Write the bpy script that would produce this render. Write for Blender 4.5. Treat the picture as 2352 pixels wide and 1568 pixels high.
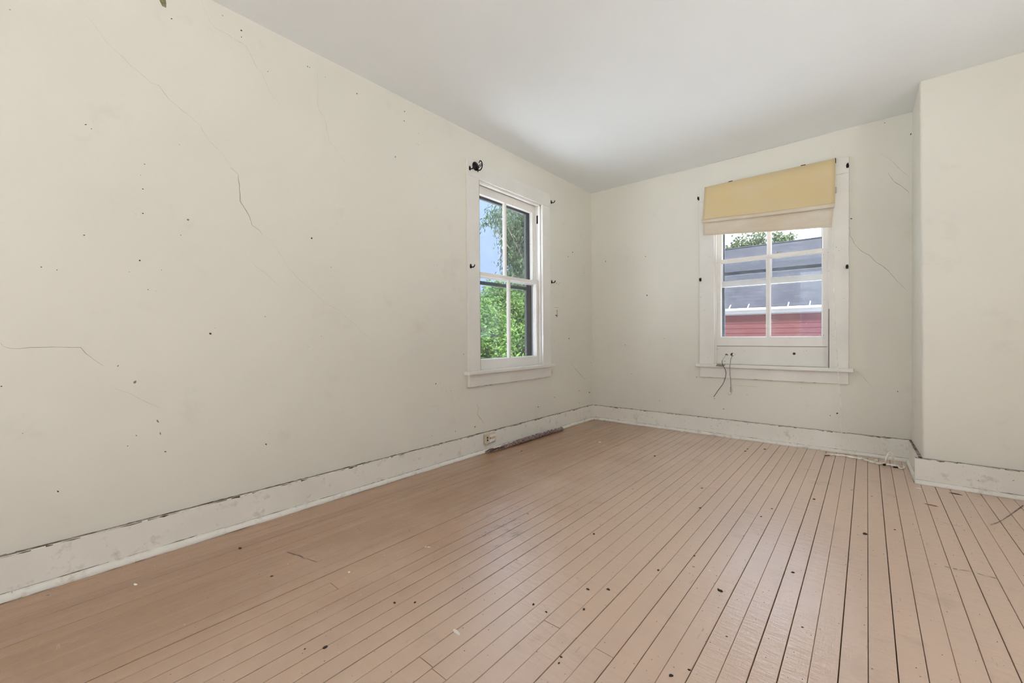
import bpy, bmesh, math, random
from mathutils import Vector, Matrix

for o in list(bpy.data.objects):
    bpy.data.objects.remove(o)
scene = bpy.context.scene
COL = scene.collection
random.seed(7)

# ------------------------------------------------------------------ camera
IMW, IMH = 2352, 1568
FPX, YAW, PITCH, ROLL = 963.5, 0.7025213, -0.0110596, -0.0072414
CAM = Vector((2.34065, -4.14746, 0.91788))
fw = Vector((-math.sin(YAW) * math.cos(PITCH), math.cos(YAW) * math.cos(PITCH), math.sin(PITCH)))
r0 = fw.cross(Vector((0, 0, 1))).normalized()
u0 = r0.cross(fw)
RT = r0 * math.cos(ROLL) + u0 * math.sin(ROLL)
UP = -r0 * math.sin(ROLL) + u0 * math.cos(ROLL)
cd = bpy.data.cameras.new('camera')
cam = bpy.data.objects.new('camera', cd)
COL.objects.link(cam)
cd.sensor_fit = 'HORIZONTAL'
cd.sensor_width = 36.0
cd.lens = 36.0 * FPX / IMW
cd.clip_start = 0.02
cd.clip_end = 400
m3 = Matrix((RT, UP, -fw)).transposed()
cam.matrix_world = Matrix.Translation(CAM) @ m3.to_4x4()
scene.camera = cam


def ray(px, py):
    return fw + RT * ((px - IMW / 2) / FPX) - UP * ((py - IMH / 2) / FPX)


def onx(px, py, X=0.0):
    d = ray(px, py)
    return CAM + d * ((X - CAM.x) / d.x)


def ony(px, py, Y=0.0):
    d = ray(px, py)
    return CAM + d * ((Y - CAM.y) / d.y)


def onz(px, py, Z=0.0):
    d = ray(px, py)
    return CAM + d * ((Z - CAM.z) / d.z)


# ------------------------------------------------------------------ sky, exposure
SKY_ZENITH = 1.2
CLOUD_SHIFT = (3.1, 1.7, 5.2)
world = bpy.data.worlds.new('sky')
scene.world = world
world.use_nodes = True
wn = world.node_tree
wn.nodes.clear()
w_out = wn.nodes.new('ShaderNodeOutputWorld')
w_bg = wn.nodes.new('ShaderNodeBackground')
w_tc = wn.nodes.new('ShaderNodeTexCoord')
w_sep = wn.nodes.new('ShaderNodeSeparateXYZ')
w_max = wn.nodes.new('ShaderNodeMath'); w_max.operation = 'MAXIMUM'; w_max.inputs[1].default_value = 0.0
w_mul = wn.nodes.new('ShaderNodeMath'); w_mul.operation = 'MULTIPLY_ADD'
w_mul.inputs[1].default_value = SKY_ZENITH * 0.5
w_mul.inputs[2].default_value = SKY_ZENITH * 0.5
w_ramp = wn.nodes.new('ShaderNodeValToRGB')
w_ramp.color_ramp.elements[0].color = (0.48, 0.62, 0.92, 1)
w_ramp.color_ramp.elements[1].color = (0.46, 0.61, 0.92, 1)
wn.links.new(w_tc.outputs['Generated'], w_sep.inputs[0])
wn.links.new(w_sep.outputs['Z'], w_max.inputs[0])
wn.links.new(w_max.outputs[0], w_mul.inputs[0])
wn.links.new(w_max.outputs[0], w_ramp.inputs[0])
# broken, hazy cloud over the whole dome
w_cl = wn.nodes.new('ShaderNodeTexNoise')
w_cl.inputs['Scale'].default_value = 2.6; w_cl.inputs['Detail'].default_value = 5.0; w_cl.inputs['Roughness'].default_value = 0.55
w_mp = wn.nodes.new('ShaderNodeMapping'); w_mp.inputs['Location'].default_value = CLOUD_SHIFT
wn.links.new(w_tc.outputs['Generated'], w_mp.inputs[0])
wn.links.new(w_mp.outputs[0], w_cl.inputs['Vector'])
w_cr = wn.nodes.new('ShaderNodeMapRange')
w_cr.inputs['From Min'].default_value = 0.45; w_cr.inputs['From Max'].default_value = 0.66
wn.links.new(w_cl.outputs['Fac'], w_cr.inputs['Value'])
w_sc = wn.nodes.new('ShaderNodeVectorMath'); w_sc.operation = 'SCALE'
wn.links.new(w_ramp.outputs[0], w_sc.inputs[0]); wn.links.new(w_mul.outputs[0], w_sc.inputs['Scale'])
w_mx = wn.nodes.new('ShaderNodeMix'); w_mx.data_type = 'RGBA'; w_mx.clamp_result = False
w_mx.inputs[7].default_value = (3.3, 3.38, 3.45, 1)
wn.links.new(w_cr.outputs[0], w_mx.inputs[0]); wn.links.new(w_sc.outputs[0], w_mx.inputs[6])
wn.links.new(w_mx.outputs[2], w_bg.inputs['Color'])
wn.links.new(w_bg.outputs[0], w_out.inputs[0])

sl_ = bpy.data.lights.new('sun', 'SUN')
sl_.energy = 18.0
sl_.angle = math.radians(5.0)
sl_.color = (0.97, 0.985, 1.0)
sun = bpy.data.objects.new('sun', sl_)
COL.objects.link(sun)
sun.location = (12, -11, 30)
SUN_EL, SUN_AZ = math.radians(62), math.radians(-41)
sun.rotation_euler = Vector((math.cos(SUN_AZ) * math.cos(SUN_EL), math.sin(SUN_AZ) * math.cos(SUN_EL), math.sin(SUN_EL))).to_track_quat('Z', 'Y').to_euler()

scene.view_settings.view_transform = 'Standard'
scene.view_settings.look = 'None'
scene.view_settings.gamma = 1.0
scene.view_settings.use_curve_mapping = False
scene.view_settings.exposure = 1.0
scene.cycles.max_bounces = 14
scene.cycles.diffuse_bounces = 8
scene.cycles.glossy_bounces = 4
scene.cycles.transparent_max_bounces = 24


def portal(name, loc, rot, sx, sy):
    l = bpy.data.lights.new(name, 'AREA')
    l.shape = 'RECTANGLE'; l.size = sx; l.size_y = sy
    l.cycles.is_portal = True
    o = bpy.data.objects.new(name, l)
    COL.objects.link(o)
    o.location = loc; o.rotation_euler = rot
    return o


HP = math.pi / 2
portal('daylight_portal', (-0.17, -1.37, 1.40), (0, -HP, 0), 1.5, 0.84)       # faces +x
portal('daylight_portal', (1.69, 0.17, 1.40), (-HP, 0, 0), 0.84, 1.5)           # faces -y
portal('daylight_portal', (4.02, -2.65, 1.40), (0, HP, 0), 1.5, 1.1)             # faces -x
portal('daylight_portal', (2.0, -6.52, 1.21), (HP, 0, 0), 1.6, 2.18)            # faces +y


# ------------------------------------------------------------------ helpers
def link(o, parent=None):
    COL.objects.link(o)
    if parent is not None:
        o.parent = parent
    return o


def tag(o, label=None, cat=None, group=None, kind=None):
    if label: o['label'] = label
    if cat: o['category'] = cat
    if group: o['group'] = group
    if kind: o['kind'] = kind
    return o


class MB:
    """collects shapes for ONE mesh object"""
    def __init__(self):
        self.v = []; self.f = []; self.mi = []

    def add(self, vs, fs, mi=0):
        n = len(self.v)
        self.v += [tuple(p) for p in vs]
        for f in fs:
            self.f.append(tuple(i + n for i in f)); self.mi.append(mi)
        return self

    def box(self, a, b, mi=0):
        x0, x1 = sorted((a[0], b[0])); y0, y1 = sorted((a[1], b[1])); z0, z1 = sorted((a[2], b[2]))
        vs = [(x0, y0, z0), (x1, y0, z0), (x1, y1, z0), (x0, y1, z0), (x0, y0, z1), (x1, y0, z1), (x1, y1, z1), (x0, y1, z1)]
        fs = [(3, 2, 1, 0), (4, 5, 6, 7), (0, 1, 5, 4), (1, 2, 6, 5), (2, 3, 7, 6), (3, 0, 4, 7)]
        return self.add(vs, fs, mi)

    def prism(self, pts, off, mi=0):
        """closed polygon pts extruded by vector off"""
        n = len(pts)
        off = Vector(off)
        vs = [Vector(p) for p in pts] + [Vector(p) + off for p in pts]
        fs = [tuple(range(n))[::-1], tuple(range(n, 2 * n))]
        for i in range(n):
            j = (i + 1) % n
            fs.append((i, j, n + j, n + i))
        return self.add(vs, fs, mi)

    def tube(self, pts, r, seg=8, mi=0, closed=False):
        pts = [Vector(p) for p in pts]
        n = len(pts)
        rs = r if isinstance(r, (list, tuple)) else [r] * n
        vs = []; fs = []
        up = None
        for i, p in enumerate(pts):
            if closed:
                t = pts[(i + 1) % n] - pts[i - 1]
            else:
                t = pts[min(i + 1, n - 1)] - pts[max(i - 1, 0)]
            t = t.normalized() if t.length > 1e-9 else Vector((0, 0, 1))
            if up is None:
                up = t.orthogonal().normalized()
            up = (up - t * up.dot(t))
            up = up.normalized() if up.length > 1e-6 else t.orthogonal().normalized()
            b = t.cross(up)
            for k in range(seg):
                a = 2 * math.pi * k / seg
                vs.append(p + (up * math.cos(a) + b * math.sin(a)) * rs[i])
        last = n if closed else n - 1
        for i in range(last):
            j = (i + 1) % n
            for k in range(seg):
                l = (k + 1) % seg
                fs.append((i * seg + k, i * seg + l, j * seg + l, j * seg + k))
        if not closed:
            fs.append(tuple(range(seg))[::-1]); fs.append(tuple((n - 1) * seg + k for k in range(seg)))
        return self.add(vs, fs, mi)

    def lathe(self, prof, origin, axis, seg=20, mi=0):
        axis = Vector(axis).normalized(); u = axis.orthogonal().normalized(); w = axis.cross(u)
        o = Vector(origin); vs = []; fs = []
        for (r, h) in prof:
            for k in range(seg):
                a = 2 * math.pi * k / seg
                vs.append(o + axis * h + (u * math.cos(a) + w * math.sin(a)) * r)
        for i in range(len(prof) - 1):
            for k in range(seg):
                l = (k + 1) % seg
                fs.append((i * seg + k, i * seg + l, (i + 1) * seg + l, (i + 1) * seg + k))
        fs.append(tuple(range(seg))[::-1]); fs.append(tuple((len(prof) - 1) * seg + k for k in range(seg)))
        return self.add(vs, fs, mi)

    def build(self, name, mat, parent=None, smooth=False, bevel=0.0, seg=1):
        me = bpy.data.meshes.new(name)
        me.from_pydata(self.v, [], self.f)
        mats = mat if isinstance(mat, (list, tuple)) else [mat]
        for m in mats:
            me.materials.append(m)
        if len(mats) > 1:
            me.polygons.foreach_set('material_index', self.mi)
        bm = bmesh.new(); bm.from_mesh(me)
        if bevel > 0:
            es = [e for e in bm.edges if len(e.link_faces) == 2 and e.calc_face_angle(0) > 0.6]
            bmesh.ops.bevel(bm, geom=es, offset=bevel, segments=seg, profile=0.5, affect='EDGES', clamp_overlap=True)
        bmesh.ops.recalc_face_normals(bm, faces=bm.faces)
        bm.to_mesh(me); bm.free()
        if smooth:
            me.polygons.foreach_set('use_smooth', [True] * len(me.polygons))
        me.update()
        return link(bpy.data.objects.new(name, me), parent)


def empty(name, loc=(0, 0, 0)):
    o = bpy.data.objects.new(name, None)
    o.location = loc
    o.empty_display_size = 0.1
    return link(o)


def attach(root):
    """children are built in world coordinates; keep them there under a moved root"""
    for c in list(root.children):
        c.location = tuple(c.location[i] - root.location[i] for i in range(3))


# ------------------------------------------------------------------ materials
def new_mat(name):
    m = bpy.data.materials.new(name); m.use_nodes = True
    nt = m.node_tree
    b = nt.nodes['Principled BSDF']
    return m, nt, b


def N(nt, typ, **kw):
    n = nt.nodes.new(typ)
    for k, v in kw.items():
        if k.startswith('in_'):
            key = k[3:]
            n.inputs[int(key) if key.isdigit() else key].default_value = v
        else:
            setattr(n, k, v)
    return n


def coords(nt, scale=(1, 1, 1)):
    tc = N(nt, 'ShaderNodeTexCoord')
    mp = N(nt, 'ShaderNodeMapping')
    mp.inputs['Scale'].default_value = scale
    nt.links.new(tc.outputs['Object'], mp.inputs[0])
    return mp.outputs[0]


def noise(nt, vec, scale, detail=4, rough=0.6, lo=0.4, hi=0.6):
    n = N(nt, 'ShaderNodeTexNoise')
    n.inputs['Scale'].default_value = scale; n.inputs['Detail'].default_value = detail; n.inputs['Roughness'].default_value = rough
    nt.links.new(vec, n.inputs['Vector'])
    mr = N(nt, 'ShaderNodeMapRange')
    mr.inputs['From Min'].default_value = lo; mr.inputs['From Max'].default_value = hi
    nt.links.new(n.outputs['Fac'], mr.inputs['Value'])
    return mr.outputs['Result']


def specks(nt, vec, scale, size, rnd_keep=0.5):
    """small round spots: 1 inside, 0 outside; only part of the cells carry one"""
    v = N(nt, 'ShaderNodeTexVoronoi'); v.inputs['Scale'].default_value = scale
    nt.links.new(vec, v.inputs['Vector'])
    c = N(nt, 'ShaderNodeSeparateColor'); nt.links.new(v.outputs['Color'], c.inputs[0])
    keep = N(nt, 'ShaderNodeMapRange')            # radius from the cell's own random number
    keep.inputs['From Min'].default_value = rnd_keep; keep.inputs['From Max'].default_value = 1.0
    keep.inputs['To Min'].default_value = 0.0; keep.inputs['To Max'].default_value = size
    nt.links.new(c.outputs[0], keep.inputs['Value'])
    d = N(nt, 'ShaderNodeMath', operation='LESS_THAN')
    nt.links.new(v.outputs['Distance'], d.inputs[0]); nt.links.new(keep.outputs[0], d.inputs[1])
    return d.outputs[0]


def mix(nt, fac, a, b, blend='MIX'):
    mx = N(nt, 'ShaderNodeMix', data_type='RGBA', blend_type=blend)
    for s, val in ((0, fac), (6, a), (7, b)):
        if hasattr(val, 'is_linked') or hasattr(val, 'links'):
            nt.links.new(val, mx.inputs[s])
        elif s == 0:
            mx.inputs[0].default_value = val
        else:
            mx.inputs[s].default_value = (*val, 1) if len(val) == 3 else val
    return mx.outputs[2]


def mul(nt, a, k):
    n = N(nt, 'ShaderNodeMath', operation='MULTIPLY')
    nt.links.new(a, n.inputs[0])
    if hasattr(k, 'links'):
        nt.links.new(k, n.inputs[1])
    else:
        n.inputs[1].default_value = k
    return n.outputs[0]


def bump(nt, b, h, strength=0.1, dist=0.002):
    bp = N(nt, 'ShaderNodeBump'); bp.inputs['Strength'].default_value = strength; bp.inputs['Distance'].default_value = dist
    nt.links.new(h, bp.inputs['Height']); nt.links.new(bp.outputs[0], b.inputs['Normal'])


def plain(name, col, rough=0.6, metal=0.0, var=0.12, scale=30.0, spec=0.5):
    m, nt, b = new_mat(name)
    v = coords(nt)
    n = noise(nt, v, scale, 3, 0.6, 0.3, 0.7)
    c = mix(nt, n, tuple(x * (1 - var) for x in col), tuple(min(1, x * (1 + var)) for x in col))
    nt.links.new(c, b.inputs['Base Color'])
    b.inputs['Roughness'].default_value = rough; b.inputs['Metallic'].default_value = metal
    b.inputs['Specular IOR Level'].default_value = spec
    return m


WALL = (0.765, 0.748, 0.672)
PAINT = (0.80, 0.785, 0.735)


def wall_mat():
    m, nt, b = new_mat('wall_plaster_paint')
    v = coords(nt)
    big = noise(nt, v, 0.9, 3, 0.5, 0.35, 0.65)
    c = mix(nt, big, tuple(x * 0.965 for x in WALL), tuple(x * 1.02 for x in WALL))
    # faint grey grubby hand marks
    g = noise(nt, v, 3.2, 5, 0.65, 0.60, 0.78)
    c = mix(nt, mul(nt, g, 0.35), c, (0.56, 0.52, 0.45))
    s = specks(nt, v, 7.0, 0.022, 0.55)
    c = mix(nt, mul(nt, s, 0.6), c, (0.25, 0.2, 0.16))
    nt.links.new(c, b.inputs['Base Color'])
    b.inputs['Roughness'].default_value = 0.62
    b.inputs['Specular IOR Level'].default_value = 0.3
    h = noise(nt, v, 5.0, 5, 0.6, 0.2, 0.8)
    bump(nt, b, h, 0.12, 0.01)
    return m


def trim_mat(name, col, dirt=0.5, rough=0.45, glo=0.60):
    m, nt, b = new_mat(name)
    v = coords(nt)
    big = noise(nt, v, 4.0, 4, 0.6, 0.35, 0.7)
    c = mix(nt, big, tuple(x * 0.95 for x in col), tuple(min(1, x * 1.02) for x in col))
    g = noise(nt, v, 16.0, 5, 0.7, glo, 0.82)
    c = mix(nt, mul(nt, g, dirt), c, (0.36, 0.30, 0.23))
    wv = N(nt, 'ShaderNodeTexNoise'); wv.inputs['Scale'].default_value = 90.0
    nt.links.new(v, wv.inputs['Vector'])
    wa = N(nt, 'ShaderNodeVectorMath', operation='MULTIPLY_ADD'); wa.inputs[1].default_value = (0.012, 0.012, 0.012)
    nt.links.new(wv.outputs['Color'], wa.inputs[0]); nt.links.new(v, wa.inputs[2])
    s = specks(nt, wa.outputs[0], 62.0, 0.20, 1 - 0.42 * dirt)
    patch = noise(nt, v, 2.3, 3, 0.5, 0.36, 0.56)
    c = mix(nt, mul(nt, mul(nt, s, patch), 0.9), c, (0.20, 0.145, 0.085))
    nt.links.new(c, b.inputs['Base Color'])
    b.inputs['Roughness'].default_value = rough
    h = noise(nt, v, 25.0, 4, 0.6, 0.2, 0.8)
    bump(nt, b, h, 0.12, 0.003)
    return m


def grime_mat(name, paint, dark=(0.10, 0.075, 0.05), lo=0.40, hi=0.56, sc=22):
    m, nt, b = new_mat(name)
    v = coords(nt)
    n = noise(nt, v, sc, 5, 0.7, lo, hi)
    c = mix(nt, n, dark, paint)
    nt.links.new(c, b.inputs['Base Color'])
    b.inputs['Roughness'].default_value = 0.9
    return m


def floor_mat():
    m, nt, b = new_mat('brown_painted_boards')
    v = coords(nt)
    oi = N(nt, 'ShaderNodeObjectInfo')
    base = (0.40, 0.228, 0.130)
    c = mix(nt, oi.outputs['Random'], tuple(x * 0.93 for x in base), tuple(x * 1.07 for x in base))
    # pale veil of window glare on the floor, put into the base colour
    # grows away from the long wall, its edge broken up by noise
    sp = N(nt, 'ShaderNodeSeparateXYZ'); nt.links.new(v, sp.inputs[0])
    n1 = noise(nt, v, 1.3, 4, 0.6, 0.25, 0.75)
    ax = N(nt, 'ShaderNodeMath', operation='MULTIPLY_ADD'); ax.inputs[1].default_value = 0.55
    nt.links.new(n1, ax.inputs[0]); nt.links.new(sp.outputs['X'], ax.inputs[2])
    glare_ = N(nt, 'ShaderNodeMapRange'); glare_.interpolation_type = 'SMOOTHSTEP'
    glare_.inputs['From Min'].default_value = 0.55; glare_.inputs['From Max'].default_value = 1.85
    nt.links.new(ax.outputs[0], glare_.inputs['Value'])
    c = mix(nt, mul(nt, glare_.outputs[0], 0.85), c, (0.66, 0.485, 0.38))
    # long rubbed streaks along the grain
    vs = coords(nt, (9.0, 0.8, 1.0))
    n2 = noise(nt, vs, 3.0, 5, 0.65, 0.48, 0.75)
    c = mix(nt, mul(nt, n2, 0.25), c, (0.57, 0.43, 0.335))
    # dark scuffs and dirt
    n3 = noise(nt, v, 4.0, 4, 0.62, 0.60, 0.90)
    c = mix(nt, mul(nt, n3, 0.36), c, (0.16, 0.105, 0.075))
    s1 = specks(nt, v, 11.0, 0.06, 0.6)
    c = mix(nt, mul(nt, s1, 0.75), c, (0.05, 0.035, 0.03))
    vd = coords(nt, (22.0, 2.2, 1.0))
    n4 = noise(nt, vd, 3.0, 4, 0.7, 0.66, 0.72)
    c = mix(nt, mul(nt, n4, 0.35), c, (0.17, 0.115, 0.085))
    vx = coords(nt, (3.0, 26.0, 1.0))
    n5 = noise(nt, vx, 1.6, 4, 0.75, 0.68, 0.73)
    c = mix(nt, mul(nt, n5, 0.3), c, (0.62, 0.50, 0.42))
    s2 = specks(nt, v, 31.0, 0.07, 0.8)
    c = mix(nt, mul(nt, s2, 0.7), c, (0.09, 0.06, 0.045))
    nt.links.new(c, b.inputs['Base Color'])
    r = noise(nt, v, 4.0, 5, 0.65, 0.3, 0.7)
    mr = N(nt, 'ShaderNodeMapRange'); mr.inputs['To Min'].default_value = 0.18; mr.inputs['To Max'].default_value = 0.262
    nt.links.new(r, mr.inputs['Value']); nt.links.new(mr.outputs[0], b.inputs['Roughness'])
    b.inputs['IOR'].default_value = 1.75
    b.inputs['Specular IOR Level'].default_value = 1.0
    # brush ripples running across the boards, and fine grain
    vb = coords(nt, (0.45, 1.6, 1.0))
    h1_ = noise(nt, vb, 24.0, 5, 0.62, 0.2, 0.8)
    vg = coords(nt, (6.0, 0.5, 1.0))
    h2_ = noise(nt, vg, 40.0, 3, 0.6, 0.2, 0.8)
    hs = N(nt, 'ShaderNodeMath', operation='MULTIPLY_ADD'); hs.inputs[1].default_value = 0.25
    nt.links.new(h2_, hs.inputs[0]); nt.links.new(h1_, hs.inputs[2])
    bump(nt, b, hs.outputs[0], 0.42, 0.004)
    return m


def glass_mat(name, tint, dust=0.05, spots=True):
    m, nt, b = new_mat(name)
    nt.nodes.remove(b)
    out = nt.nodes['Material Output']
    tr = N(nt, 'ShaderNodeBsdfTransparent'); tr.inputs[0].default_value = (*tint, 1)
    gl = N(nt, 'ShaderNodeBsdfGlossy'); gl.inputs['Roughness'].default_value = 0.02
    lw = N(nt, 'ShaderNodeLayerWeight'); lw.inputs[0].default_value = 0.5
    pw = N(nt, 'ShaderNodeMath', operation='POWER'); pw.inputs[1].default_value = 5.0
    nt.links.new(lw.outputs['Facing'], pw.inputs[0])
    fr = N(nt, 'ShaderNodeMath', operation='MULTIPLY_ADD'); fr.inputs[1].default_value = 0.8; fr.inputs[2].default_value = 0.02
    nt.links.new(pw.outputs[0], fr.inputs[0])
    mx = N(nt, 'ShaderNodeMixShader')
    nt.links.new(fr.outputs[0], mx.inputs[0]); nt.links.new(tr.outputs[0], mx.inputs[1]); nt.links.new(gl.outputs[0], mx.inputs[2])
    df = N(nt, 'ShaderNodeBsdfDiffuse'); df.inputs[0].default_value = (0.62, 0.62, 0.62, 1)
    mx2 = N(nt, 'ShaderNodeMixShader')
    v = coords(nt)
    d = noise(nt, v, 7.0, 5, 0.7, 0.35, 0.8)
    f = mul(nt, d, dust)
    if spots:
        s = specks(nt, v, 48.0, 0.13, 0.82)
        ad = N(nt, 'ShaderNodeMath', operation='MAXIMUM')
        nt.links.new(f, ad.inputs[0]); nt.links.new(mul(nt, s, 0.5), ad.inputs[1])
        f = ad.outputs[0]
    nt.links.new(f, mx2.inputs[0]); nt.links.new(mx.outputs[0], mx2.inputs[1]); nt.links.new(df.outputs[0], mx2.inputs[2])
    nt.links.new(mx2.outputs[0], out.inputs['Surface'])
    return m


def fabric_mat(name, a, bcol, sc=(2.0, 2.0, 5.0)):
    m, nt, b = new_mat(name)
    v = coords(nt, sc)
    n = noise(nt, v, 1.6, 4, 0.55, 0.35, 0.68)
    c = mix(nt, n, a, bcol)
    vw = coords(nt)
    w = N(nt, 'ShaderNodeTexWave'); w.inputs['Scale'].default_value = 260; w.bands_direction = 'Z'
    nt.links.new(vw, w.inputs[0])
    c = mix(nt, mul(nt, w.outputs['Fac'], 0.08), c, tuple(x * 0.6 for x in a))
    nt.links.new(c, b.inputs['Base Color'])
    b.inputs['Roughness'].default_value = 0.9
    b.inputs['Specular IOR Level'].default_value = 0.1
    bump(nt, b, w.outputs['Fac'], 0.1, 0.001)
    return m


def leaf_mat(name, a, bcol):
    m, nt, b = new_mat(name)
    v = coords(nt)
    n = noise(nt, v, 2.2, 4, 0.7, 0.3, 0.7)
    c = mix(nt, n, a, bcol)
    nt.links.new(c, b.inputs['Base Color'])
    b.inputs['Roughness'].default_value = 0.6
    b.inputs['Specular IOR Level'].default_value = 0.12
    out = nt.nodes['Material Output']
    t = N(nt, 'ShaderNodeBsdfTranslucent')
    nt.links.new(c, t.inputs[0])
    mx = N(nt, 'ShaderNodeMixShader'); mx.inputs[0].default_value = 0.35
    nt.links.new(b.outputs[0], mx.inputs[1]); nt.links.new(t.outputs[0], mx.inputs[2])
    nt.links.new(mx.outputs[0], out.inputs['Surface'])
    return m


def strip_mat():
    m, nt, b = new_mat('crumbling_strip')
    v = coords(nt)
    n = noise(nt, v, 60.0, 5, 0.75, 0.38, 0.6)
    c = mix(nt, n, (0.13, 0.08, 0.072), (0.50, 0.385, 0.36))
    n2 = noise(nt, v, 30.0, 4, 0.7, 0.56, 0.7)
    c = mix(nt, mul(nt, n2, 0.7), c, (0.60, 0.52, 0.47))
    nt.links.new(c, b.inputs['Base Color'])
    b.inputs['Roughness'].default_value = 0.9
    bump(nt, b, n, 0.8, 0.006)
    return m


def roof_mat():
    m, nt, b = new_mat('grey_shingle_roof')
    v = coords(nt)
    br = N(nt, 'ShaderNodeTexBrick')
    br.inputs['Scale'].default_value = 1.0
    br.inputs['Brick Width'].default_value = 0.32; br.inputs['Row Height'].default_value = 0.13
    br.inputs['Mortar Size'].default_value = 0.008
    br.inputs['Color1'].default_value = (0.018, 0.0185, 0.0235, 1); br.inputs['Color2'].default_value = (0.025, 0.0255, 0.031, 1)
    br.inputs['Mortar'].default_value = (0.014, 0.014, 0.017, 1)
    nt.links.new(v, br.inputs[0])
    n = noise(nt, v, 3.0, 5, 0.7, 0.35, 0.75)
    c = mix(nt, mul(nt, n, 0.5), br.outputs['Color'], (0.034, 0.034, 0.040))
    nt.links.new(c, b.inputs['Base Color'])
    b.inputs['Specular IOR Level'].default_value = 0.15
    b.inputs['Roughness'].default_value = 0.85
    return m


def siding_mat():
    m, nt, b = new_mat('red_siding')
    v = coords(nt)
    n = noise(nt, v, 2.0, 5, 0.7, 0.3, 0.75)
    c = mix(nt, n, (0.050, 0.0055, 0.006), (0.060, 0.007, 0.007))
    nt.links.new(c, b.inputs['Base Color'])
    b.inputs['Roughness'].default_value = 0.8
    return m


M = dict(
    wall=wall_mat(),
    ceil=plain('ceiling_paint', (0.80, 0.828, 0.838), 0.7, 0, 0.015, 1.2, 0.2),
    trim=trim_mat('window_trim_paint', PAINT, 0.22),
    sash=trim_mat('sash_paint', (0.86, 0.84, 0.80), 0.28, 0.4),
    base=trim_mat('baseboard_paint', (0.83, 0.81, 0.745), 0.8, 0.45, 0.57),
    shoe=trim_mat('shoe_moulding_paint', (0.81, 0.79, 0.725), 0.9, 0.45, 0.53),
    ledge=grime_mat('baseboard_ledge_grime', (0.5, 0.46, 0.38), (0.12, 0.092, 0.066), 0.44, 0.66),
    dirt=plain('seam_dirt', (0.12, 0.09, 0.065), 0.95, 0, 0.5, 60),
    crack=plain('plaster_crack', (0.33, 0.265, 0.20), 0.9, 0, 0.3, 40),
    fineline=plain('crack_and_edge_shade', (0.56, 0.49, 0.405), 0.9, 0, 0.2, 40),
    mark=plain('dark_mark', (0.035, 0.03, 0.028), 0.8),
    smudge=plain('grey_smudge', (0.27, 0.235, 0.19), 0.9, 0, 0.3, 80),
    scuff=plain('floor_scuff', (0.17, 0.125, 0.10), 0.7, 0, 0.3, 60),
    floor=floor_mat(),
    sub=plain('subfloor_dark', (0.035, 0.025, 0.02), 0.95),
    black=plain('black_iron', (0.012, 0.012, 0.013), 0.35, 0.6, 0.2),
    storm=plain('storm_frame_dark', (0.045, 0.043, 0.045), 0.5, 0.0, 0.25, 12),
    alu=plain('weathered_aluminium_frame', (0.15, 0.165, 0.19), 0.5, 0.0, 0.25, 12),
    brass=plain('dull_latch_metal', (0.50, 0.44, 0.38), 0.45, 0.5),
    glass=glass_mat('sash_glass', (0.955, 0.97, 0.985), 0.05),
    glasso=glass_mat('storm_glass', (0.955, 0.97, 0.985), 0.07, False),
    glassc=glass_mat('clear_glass', (0.985, 0.985, 0.985), 0.0, False),
    blind=fabric_mat('yellowed_blind_fabric', (0.70, 0.55, 0.30), (0.69, 0.57, 0.36)),
    blindw=fabric_mat('cream_blind_fabric', (0.72, 0.66, 0.56), (0.66, 0.56, 0.42)),
    cord=plain('off_white_cord', (0.86, 0.82, 0.75), 0.7),
    wire=plain('dark_wire', (0.045, 0.037, 0.025), 0.5),
    coax=plain('grey_cable', (0.33, 0.32, 0.28), 0.45),
    connector=plain('connector_metal', (0.42, 0.42, 0.38), 0.35, 0.8),
    white=plain('white_plastic', (0.80, 0.79, 0.76), 0.4, 0, 0.03),
    cream=plain('cream_bakelite', (0.62, 0.53, 0.39), 0.4, 0, 0.06),
    rust=plain('rusty_hole', (0.09, 0.035, 0.025), 0.8),
    strip=strip_mat(),
    flake=plain('pale_paint_flake', (0.72, 0.66, 0.59), 0.6),
    chip=plain('dark_debris', (0.04, 0.028, 0.022), 0.8),
    sliver=plain('brown_wood_sliver', (0.24, 0.10, 0.05), 0.8),
    roof=roof_mat(), siding=siding_mat(),
    gutter=plain('white_gutter', (0.32, 0.33, 0.35), 0.5),
    soffit=plain('dark_fascia', (0.20, 0.19, 0.19), 0.8),
    leafa=leaf_mat('bright_leaf', (0.025, 0.062, 0.013), (0.10, 0.165, 0.035)),
    leafb=leaf_mat('deep_leaf', (0.024, 0.042, 0.022), (0.07, 0.10, 0.05)),
    leafc=leaf_mat('far_leaf', (0.04, 0.06, 0.03), (0.09, 0.12, 0.05)),
    bark=plain('tree_bark', (0.16, 0.125, 0.095), 0.9, 0, 0.3, 12),
    ground=plain('pale_bounce_ground', (0.58, 0.585, 0.575), 0.95, 0, 0.12, 6.0),  # unseen ground, made pale to bounce sunlight in through the windows
)

# ------------------------------------------------------------------ room shell
H = 2.5
XR, YR = 4.0, -6.5       # right wall, rear wall (behind the camera)
T = 0.15
Z0, Z1 = 0.655, 2.155    # stool top, underside of the head casing
LU0, LU1 = -1.790, -0.950
BU0, BU1 = 1.272, 2.110
JG = 0.02


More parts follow.
